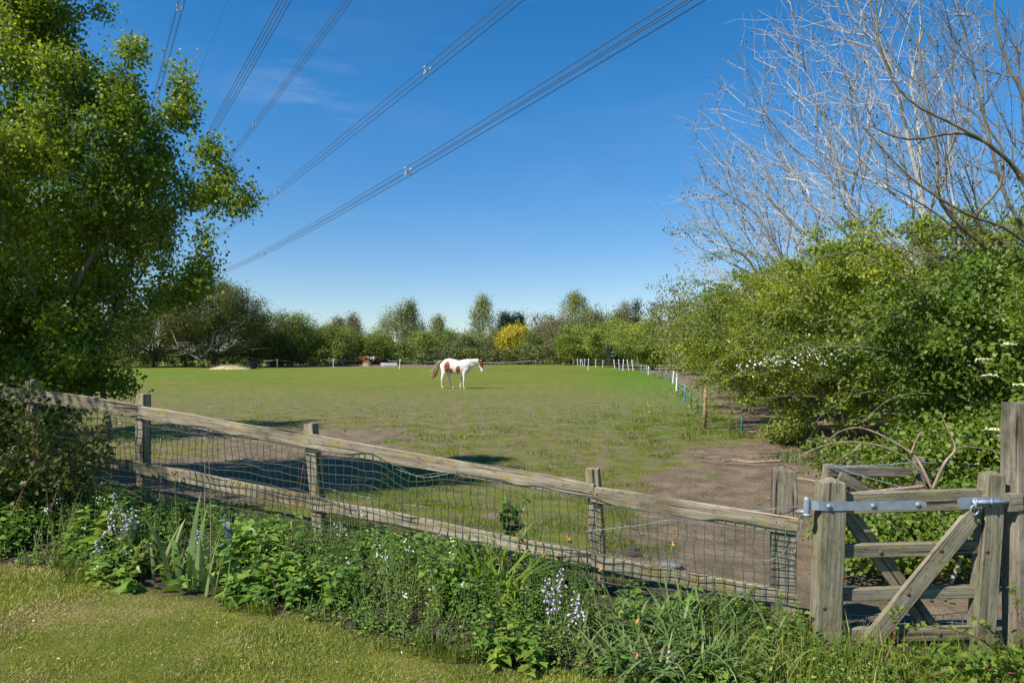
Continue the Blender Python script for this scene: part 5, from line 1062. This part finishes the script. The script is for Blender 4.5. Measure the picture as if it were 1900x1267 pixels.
def bluebell(label, px, py, tops, mat, seed, nl=10):
    p = hit(px, py); o, r = clump('bluebell_plant', label, 'flower', p, nl, .30, .014, 1.5, 'strap', seed, .05, 'bluebells in the border')
    for tx, ty in tops:
        t = np.array(P(tx, ty, p.y-.02)); ms = MB(); s = stem_path(np.array(p)+r.normal(size=3)*[.03, .03, 0], t); tube(ms, s, np.linspace(.004, .0022, len(s)), 5)
        mf = MB()
        for k in range(13):
            u = k/12; q = t+np.array([(r.random()-.5)*.01, 0, -.13*u]); a = r.uniform(0, 6.28); e = q+np.array([math.cos(a), math.sin(a), .2])*.018*(.5+u); bell(mf, e, .006*(.7+.5*u), (math.cos(a)*.7, math.sin(a)*.7, -.6)); tube(ms, [q, e], .0012, 3)
        ms.obj('stem', M['stem'], o); mf.obj('blossom', M[mat], o)
bluebell('pale lilac bluebell with the tallest spike near the left bramble', 228, 1045, [(215, 915), (247, 943), (206, 952)], 'lilac', 1)
bluebell('pale lilac bluebell with low spreading spikes just right of the tallest one', 246, 1040, [(222, 950), (231, 965), (238, 948)], 'lilac', 2)
bluebell('small pale lilac bluebell at the foot of the left bluebells', 205, 1060, [(184, 1000)], 'lilac', 3, 12)
bluebell('blue-violet bluebell behind the tall iris leaves', 415, 1060, [(424, 972), (418, 955)], 'bluebell', 4)
bluebell('faint lilac bluebell just in front of the violet one', 366, 1050, [(368, 985), (360, 975)], 'lilac', 5)
bluebell('large pale lilac bluebell with drooping spikes below the fence beside the daylily', 1038, 1180, [(1040, 1054), (1016, 1072), (1032, 1085), (1024, 1100)], 'lilac', 6, 14)
bluebell('pale lilac bluebell with thin spikes right of the large one', 1072, 1190, [(1068, 1098), (1075, 1110), (1063, 1135)], 'lilac', 7)
bluebell('small lilac bluebell low among daffodil leaves', 1250, 1255, [(1246, 1208), (1258, 1218)], 'lilac', 8, 6)
bluebell('small deep blue bluebell low beside the withered daffodils', 1244, 1262, [(1242, 1238), (1265, 1240)], 'bluebell', 9, 6)
def iris(label, px, py, fans, seed):
    p = hit(px, py); r = np.random.default_rng(seed); o = thing('iris_plant', label, 'plant', p, 'irises in the border'); mb = MB()
    for dx, L_, az, b, w in fans: strap(mb, (p.x+dx, p.y+r.normal()*.03, p.z-.02), az, L_, w, b, r, up0=.12, seg=8)
    mb.obj('leaves', M['iris'], o)
iris('tall iris with broad upright sword leaves in front of the fence', 352, 1085, [(-.02, .58, 1.5, 0.22, 0.048), (.05, .52, 1.2, 0.26, 0.045), (.10, .46, .4, 0.47, 0.041), (-.12, .50, 2.9, 0.74, 0.041), (-.05, .44, 2.2, 1.82, 0.038), (-.10, .40, .4, 2.22, 0.034), (.02, .3, -1.3, 0.87, 0.038), (.14, .34, .1, 1.00, 0.034)], 1)
iris('iris with several leaning leaves right of the tall one', 385, 1098, [(-.03, .34, 2.2, 0.33, 0.038), (.02, .42, .9, 0.33, 0.038), (-.06, .28, 2.8, 0.47, 0.034), (.05, .36, .6, 0.40, 0.034), (0, .24, -1.4, 0.74, 0.034)], 2)
iris('small iris fan at the lawn edge, nearest the lawn', 410, 1110, [(0, .26, .9, 0.20, 0.034), (-.03, .2, 2.6, 0.74, 0.030), (.03, .17, .4, 0.60, 0.027), (-.05, .18, 2.9, 1.28, 0.025)], 3)
clump('iris_plant', 'low dark iris clump with arching leaves left of the tall iris', 'plant', hit(310, 1068), 14, .36, .026, 1.1, 'strap', 14, .09, 'irises in the border')
clump('daylily_clump', 'bright green daylily clump with many arching leaves under the lower rail', 'plant', hit(922, 1125), 110, .52, .021, 1.4, 'daylily', 21, .10, up0=.5)
clump('daylily_clump', 'dense green tuft of long leaves behind the netting in the paddock', 'plant', (.0, 5.25, gzf(0, 5.25)), 40, .34, .012, 1.0, 'strap', 22, .12, up0=.4)
lab = ['daffodil clump under the fence just right of the lilac bluebells', 'daffodil clump with blue-green leaves below the middle of the right fence bay', 'daffodil clump with leaves flopping over the lower rail', 'dense daffodil clump left of the fence gatepost', 'flattened daffodil clump at the bottom edge below the right fence bay',
       'daffodil clump with long leaves falling towards the lower right', 'daffodil clump at the foot of the split fence post', 'low daffodil clump spread flat beside the nettle patch', 'small daffodil clump at the bottom right of the border before the gate']
for k, (px, py, n, L_) in enumerate([(1130, 1180, 44, .40), (1215, 1190, 60, .40), (1275, 1175, 60, .42), (1345, 1195, 60, .40), (1190, 1262, 50, .38), (1300, 1250, 60, .40), (1420, 1215, 48, .36), (1120, 1240, 30, .34), (1400, 1268, 40, .34)]):
    clump('daffodil_clump', lab[k], 'plant', hit(px, py), n, L_, .015, 1.7, 'strap' if k % 2 else 'iris', 30+k, .09, 'daffodil leaves along the right part of the border', up0=.45)
def withered(label, px, py, tx, ty, off, seed):
    p = hit(px, py); t = P(tx, ty, p.y+off); o = thing('daffodil_flower', label, 'flower', p, 'withered daffodil flowers'); mb = MB(); s = stem_path(p, t); tube(mb, s, np.linspace(.0045, .003, len(s)), 5); mb.obj('stem', M['strap'], o)
    r = np.random.default_rng(seed); mf = MB(); q = np.array(t)+r.normal(size=(16, 3))*.006; leaves(mf, q, r.normal(size=q.shape)*[.6, .6, .4]+[0, 0, -.8], r.normal(size=q.shape), r.uniform(.012, .022, 16), LEAF_OVAL, wid=.8); mf.obj('dead_flower', M['withered'], o)
for k, (a, b, c, d, o_, l) in enumerate([(1135, 1180, 1056, 999, -.05, 'withered orange daffodil on a long stem slanting left over the lower rail'), (1110, 1170, 1011, 1024, -.05, 'withered orange daffodil hanging in front of the rail left of the slanting one'), (1130, 1185, 1116, 1054, -.04, 'bright orange withered daffodil against the lower rail by the third post'), (1230, 1180, 1248, 1006, -.02, 'thin withered daffodil standing above the lower rail'),
        (1185, 1230, 1181, 1150, 0, 'withered daffodil low among leaves below the right bay'), (1080, 1262, 1082, 1226, 0, 'withered daffodil lying at the lower edge near the nettles'), (1190, 1262, 1182, 1212, 0, 'brown crumpled daffodil among flattened leaves'), (330, 1040, 324, 874, -.03, 'withered daffodil bud beside the left fence post')]):
    withered(l, a, b, c, d, o_, 60+k)
def dry(label, pts, r, mat='straw'):
    mb = MB(); q = smooth_path(pts, 5); tube(mb, q, np.linspace(r, r*.5, len(q)), 5); return tag(mb.obj('dry_stalk', M[mat], None, origin=pts[0]), label, 'stalk', 'dry stalks in the border')
def up_from(px, py, tx, ty, o=0): p = hit(px, py); return [p, P((px+tx)/2+2, (py+ty)/2, p.y+o*.5), P(tx, ty, p.y+o)]
for l, a, r, m in [('pale dry stalk in front of the netting right of the left post', up_from(294, 960, 298, 812, 0), .0045, 'straw'), ('tall thin grey dry stalk left of the iris', up_from(378, 1010, 379, 808, 0), .0035, 'straw'), ('thin dry stalk crossing the netting behind the iris', up_from(391, 1060, 386, 815, 0), .0025, 'straw'),
                   ('reddish dry stem leaning right in front of the second post', up_from(530, 1060, 563, 862, 0), .0045, 'redstem'), ('short straw stalk beside the second post', up_from(610, 1040, 613, 960, 0), .0035, 'straw'), ('thick cut straw stalk left of the daylily', up_from(800, 1130, 799, 1050, 0), .006, 'straw'),
                   ('second cut straw stalk nearest the daylily', up_from(831, 1120, 832, 1035, 0), .0055, 'straw'), ('short cut straw stalk between the two near the daylily', up_from(820, 1115, 818, 1055, 0), .004, 'straw'), ('brown dry stalk leaning before the nettles in mid border', up_from(718, 1105, 715, 1020, 0), .0045, 'straw'), ('thin brown stalk bending down to the lawn edge', up_from(520, 1130, 470, 960, 0), .003, 'redstem'),
                   ('thin pale stalk leaning over the leaves right of the bluebells', up_from(440, 1010, 398, 958, 0), .003, 'straw')]:
    dry(l, a, r, m)

def undergrowth():
    """the mass of nettles, dead-nettles and ground cover that fills the border"""
    r = np.random.default_rng(9); ms = MB(); LP, LD, LN, LS, LK = [], [], [], [], []; fl = MB()
    N_ = 4300; xs = r.uniform(-4.4, 3.6, N_); t = r.random(N_); ed = edge_y(xs); ys = ed-.02+t*(fence_y(xs)+.22-ed)
    for x, y, tt in zip(xs, ys, t):
        if y < 2.9: continue
        px = MIDX+FPX*x/y; g = gzf(x, y); right = px > 1100; dens = float(fbm(x*1.7, y*1.7, 0, 52, 3)); dens = max(dens, .34)
        if x > 1.75 and y > 3.85: continue
        if 255 < px < 425 and tt < (.55 if 330 < px < 400 else .35) and r.random() < .85: continue
        if 865 < px < 985 and .45 < tt < .9 and r.random() < .7: continue
        if 1085 < px < 1470 and tt > .12 and r.random() < .78: continue
        h = (.10+.15*float(sstep(0, .4, tt))-.10*float(sstep(.65, 1, tt)))*(.45+1.1*dens)*r.uniform(.7, 1.35)
        if right: h *= .72
        if x > 1.6: h = min(h, .16)
        lime = dens > .50 and r.random() < .75; kind = 1 if lime else 0
        lean = r.normal(size=2)*.10*h; p0 = np.array([x, y, g-.01]); p1 = np.array([x+lean[0], y+lean[1]-.02, g+h*.55]); p2 = np.array([x+lean[0]*2.2, y+lean[1]*2.2-.05*h, g+h])
        tube(ms, [p0, p1, p2], [.0028, .0024, .0015], 3, cap=False); nn = max(4, int(h/.032)); a0 = r.uniform(0, 6.28); big = float(fbm(x*2.9, y*2.9, 7, 61, 3)); S = r.uniform(.026, .05)*(.75 if lime else 1)*(.55+1.5*float(sstep(.36, .62, big)))
        for k in range(nn):
            u = (k+.6)/nn; c = p0*(1-u)**2+2*p1*u*(1-u)+p2*u*u; a = a0+k*math.pi/2
            for s in (0, math.pi):
                q = a+s+r.normal()*.3; d = np.array([math.cos(q), math.sin(q), r.uniform(-.45, .25)]); LP.append(c+d*.012); LD.append(d); LN.append(np.array([-.25*math.cos(q), -.25*math.sin(q), 1.])+r.normal(size=3)*.28); LS.append(S*(1.15-.55*u*u)*r.uniform(.75, 1.2)); LK.append(kind)
        if lime and px < 900 and r.random() < .10:
            c = p2+[0, 0, .01]; q = c+r.normal(size=(9, 3))*.012; leaves(fl, q, r.normal(size=q.shape)+[0, 0, .6], r.normal(size=q.shape)+[0, -.5, .5], .012, LEAF_OVAL, wid=1.3)
    LP, LD, LN, LS, LK = map(np.array, (LP, LD, LN, LS, LK))
    mb = MB()
    for k in (0, 1):
        s = LK == k; leaves(mb, LP[s], LD[s], LN[s], LS[s], LEAF_NETTLE, k)
    o = mb.obj('undergrowth', [M['nettle'], M['lime']], None, origin=(-.5, 4.2, 0)); tag(o, 'tangled mass of nettles and leafy weeds filling the border along the fence', 'undergrowth', kind='stuff')
    a = ms.obj('stems', M['stem'], o); f = fl.obj('blossom', M['blossom'], o); a['kind'] = 'stuff'; f['kind'] = 'stuff'
undergrowth()
def border_grass():
    r = np.random.default_rng(19); n = 9000; x = r.uniform(-4.2, 3.4, n); e = edge_y(x); y = e+r.normal(size=n)*.07+.02; k = fbm(x*3, y*3, 0, 71, 3) > .47; x, y = x[k], y[k]
    mb = MB(); blades(mb, x, y, gz(x, y), r.uniform(.04, .10, len(x)), r.uniform(.003, .006, len(x)), r, .9)
    n = 2600; x = r.uniform(1.1, 3.6, n); y = r.uniform(3.0, 3.95, n); blades(mb, x, y, gz(x, y), r.uniform(.09, .27, n), r.uniform(.004, .008, n), r, .8)
    tag(mb.obj('border_grass', M['fieldblade'], None, origin=(0, 3.6, 0)), 'longer uncut grass along the lawn edge of the border and below the gate', 'grass', kind='stuff')
border_grass()
def bramble(name, label, c, r_, n, per, ls, seed, shoots, leafm, zmin=.0, cat='shrub'):
    rg = np.random.default_rng(seed); g = gzf(c[0], c[1]); t = env_ellipsoid(n, (c[0], c[1], g+r_[2]*.8), r_, rg, .35, .35, seed, g+zmin)
    o, nod, ch, ti = tree(name, label, cat, (c[0], c[1], g-.05), t, .002, per, ls, .05, M['redstem'], leafm, seed, None, bf=.15, step=.12, tpl=LEAF_LOBED, up=.6, back=.8, rmax=.012)
    for pts in shoots:
        mb = MB(); q = smooth_path(pts, 6); tube(mb, q, np.linspace(.0055, .002, len(q)), 5); k = len(q); a = np.repeat(np.arange(3, k), 2); d = rg.normal(size=(len(a), 3))+[0, 0, .3]; leaves(mb, q[a], d, rg.normal(size=d.shape)*.5+[0, -.3, .8], rg.uniform(.02, .04, len(a)), LEAF_LOBED, 1); mb.obj('shoot', [M['redstem'], leafm], o)
    return o
S = lambda *p: [P(x, y, d) for x, y, d in p]
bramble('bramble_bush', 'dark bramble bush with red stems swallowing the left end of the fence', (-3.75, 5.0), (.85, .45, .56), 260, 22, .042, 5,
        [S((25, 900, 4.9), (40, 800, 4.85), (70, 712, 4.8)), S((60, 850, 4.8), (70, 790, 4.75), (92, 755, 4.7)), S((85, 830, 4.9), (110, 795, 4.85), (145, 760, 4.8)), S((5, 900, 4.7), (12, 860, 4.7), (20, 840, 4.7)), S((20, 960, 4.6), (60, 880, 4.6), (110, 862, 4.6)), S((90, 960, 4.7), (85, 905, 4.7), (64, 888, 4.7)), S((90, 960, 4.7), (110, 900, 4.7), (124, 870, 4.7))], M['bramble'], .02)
bramble('bramble_bush', 'low leafy bramble with thin twigs in the bottom right corner before the gate', (2.62, 3.42), (.62, .25, .2), 120, 16, .038, 6,
        [S((1880, 1262, 3.5), (1840, 1200, 3.45), (1760, 1165, 3.4), (1680, 1165, 3.4)), S((1890, 1240, 3.5), (1850, 1180, 3.5), (1810, 1150, 3.5)), S((1895, 1200, 3.6), (1885, 1120, 3.6), (1880, 1085, 3.6)), S((1640, 1230, 3.6), (1660, 1180, 3.6), (1655, 1140, 3.6), (1668, 1130, 3.6)), S((1890, 1250, 3.4), (1780, 1240, 3.4), (1700, 1262, 3.4))], M['hedge2'], .02)
def goosegrass(label, px, py, h, seed):
    p = hit(px, py); r = np.random.default_rng(seed); o = thing('goosegrass_plant', label, 'plant', p, 'goosegrass in the border'); mb = MB(); ml = MB()
    for k in range(7):
        b = np.array(p)+r.normal(size=3)*[.06, .05, 0]; t = b+np.array([r.normal()*.06, r.normal()*.05, h*r.uniform(.6, 1.1)]); s = smooth_path([b, (b+t)/2+r.normal(size=3)*.02, t], 6); tube(mb, s, .002, 4)
        for c in s[1:]:
            a = np.arange(7)*.9+r.random(); d = np.stack([np.cos(a), np.sin(a), np.full(7, .35)], 1); leaves(ml, np.tile(c, (7, 1)), d, np.tile([0, 0, 1.], (7, 1))+r.normal(size=(7, 3))*.2, .028, LEAF_OVAL, wid=.4)
    mb.obj('stem', M['stem'], o); ml.obj('leaves', M['lime'], o)
goosegrass('upright goosegrass growing through the netting left of the split post', 1370, 1180, .30, 1); goosegrass('second goosegrass plant leaning at the foot of the split post', 1415, 1190, .26, 2); goosegrass('low goosegrass before the hinge side of the gate', 1490, 1240, .16, 3); goosegrass('goosegrass before the middle of the gate', 1640, 1258, .18, 4)
def teasel():
    p = Vector((-.02, 5.05, gzf(0, 5.05))); r = np.random.default_rng(4); o = thing('thistle_plant', 'dark upright thistle behind the netting in the middle bay', 'plant', p); mb = MB(); ml = MB()
    for tx, ty in ((940, 922), (975, 925), (930, 940), (960, 950)):
        t = np.array(P(tx, ty, 5.05)); s = stem_path(p, t); tube(mb, s, np.linspace(.005, .003, len(s)), 5)
        for c in s[2:]: d = r.normal(size=(4, 3))+[0, 0, .3]; leaves(ml, np.tile(c, (4, 1)), d, r.normal(size=(4, 3))*.5+[0, 0, 1], r.uniform(.05, .09, 4), LEAF_LOBED, wid=.6)
    mb.obj('stem', M['stem'], o); ml.obj('leaves', M['nettle'], o)
teasel()
clump('grass_tuft', 'small green grass tuft in the paddock beyond the middle of the fence', 'plant', onground(866, 812), 70, .16, .012, 1.3, 'daylily', 91, .22)
clump('grass_tuft', 'green grass tuft by the earth behind the split fence post', 'plant', onground(1470, 858), 60, .3, .012, 1.5, 'strap', 92, .16)
def petals():
    r = np.random.default_rng(8); n = 34; y = r.uniform(2.7, 4.6, n); x = r.uniform(-1, .1, n)*y*.78; k = y < edge_y(x)-.1; x, y = x[k], y[k]; q = np.stack([x, y, gz(x, y)+.03], 1); mb = MB()
    leaves(mb, q, r.normal(size=q.shape)*[1, 1, .2], r.normal(size=q.shape)*.4+[0, 0, 1], .010, LEAF_OVAL, wid=1.5); tag(mb.obj('fallen_petals', M['blossom'], None, origin=(-1.2, 3.4, 0)), 'tiny white petals scattered on the lawn', 'petals', kind='stuff')
petals()
def clods():
    r = np.random.default_rng(21); n = 5200; y = 4.6*(34/4.6)**r.random(n); x = r.uniform(-.85, .6, n)*y; k = y > fence_y(x)+.15; x, y = x[k], y[k]; d, l = field_masks(x, y)
    k = r.random(len(x)) < (.15+.85*d)*(1-l)*sstep(.36, .6, fbm(x*.9, y*.9, 0, 91, 3)); x, y = x[k], y[k]; n = len(x); s = r.uniform(.008, .03, n)*np.clip(y/9, .8, 1.8)
    T = np.array([[1, 0, 0], [.3, .9, .1], [-.8, .6, 0], [-.7, -.6, .1], [.4, -.9, 0], [.1, .1, .62]]); F = np.array([[0, 1, 5], [1, 2, 5], [2, 3, 5], [3, 4, 5], [4, 0, 5]]); V = T[None]*s[:, None, None]*r.uniform(.6, 1.4, (n, 6, 1)); a = r.uniform(0, 6.28, n); c, q = np.cos(a)[:, None], np.sin(a)[:, None]
    V = np.stack([V[..., 0]*c-V[..., 1]*q, V[..., 0]*q+V[..., 1]*c, V[..., 2]-.004], -1)+np.stack([x, y, gz(x, y)+.012*0], 1)[:, None, :]
    mb = MB(); mb.add(V.reshape(-1, 3), (F[None]+(np.arange(n)*6)[:, None, None]).reshape(-1, 3)); tag(mb.obj('earth_clods', M['clod'], None, origin=(0, 9, 0), smooth=False), 'small crumbs of turned earth scattered over the worn paddock', 'earth clods', kind='stuff')
clods()
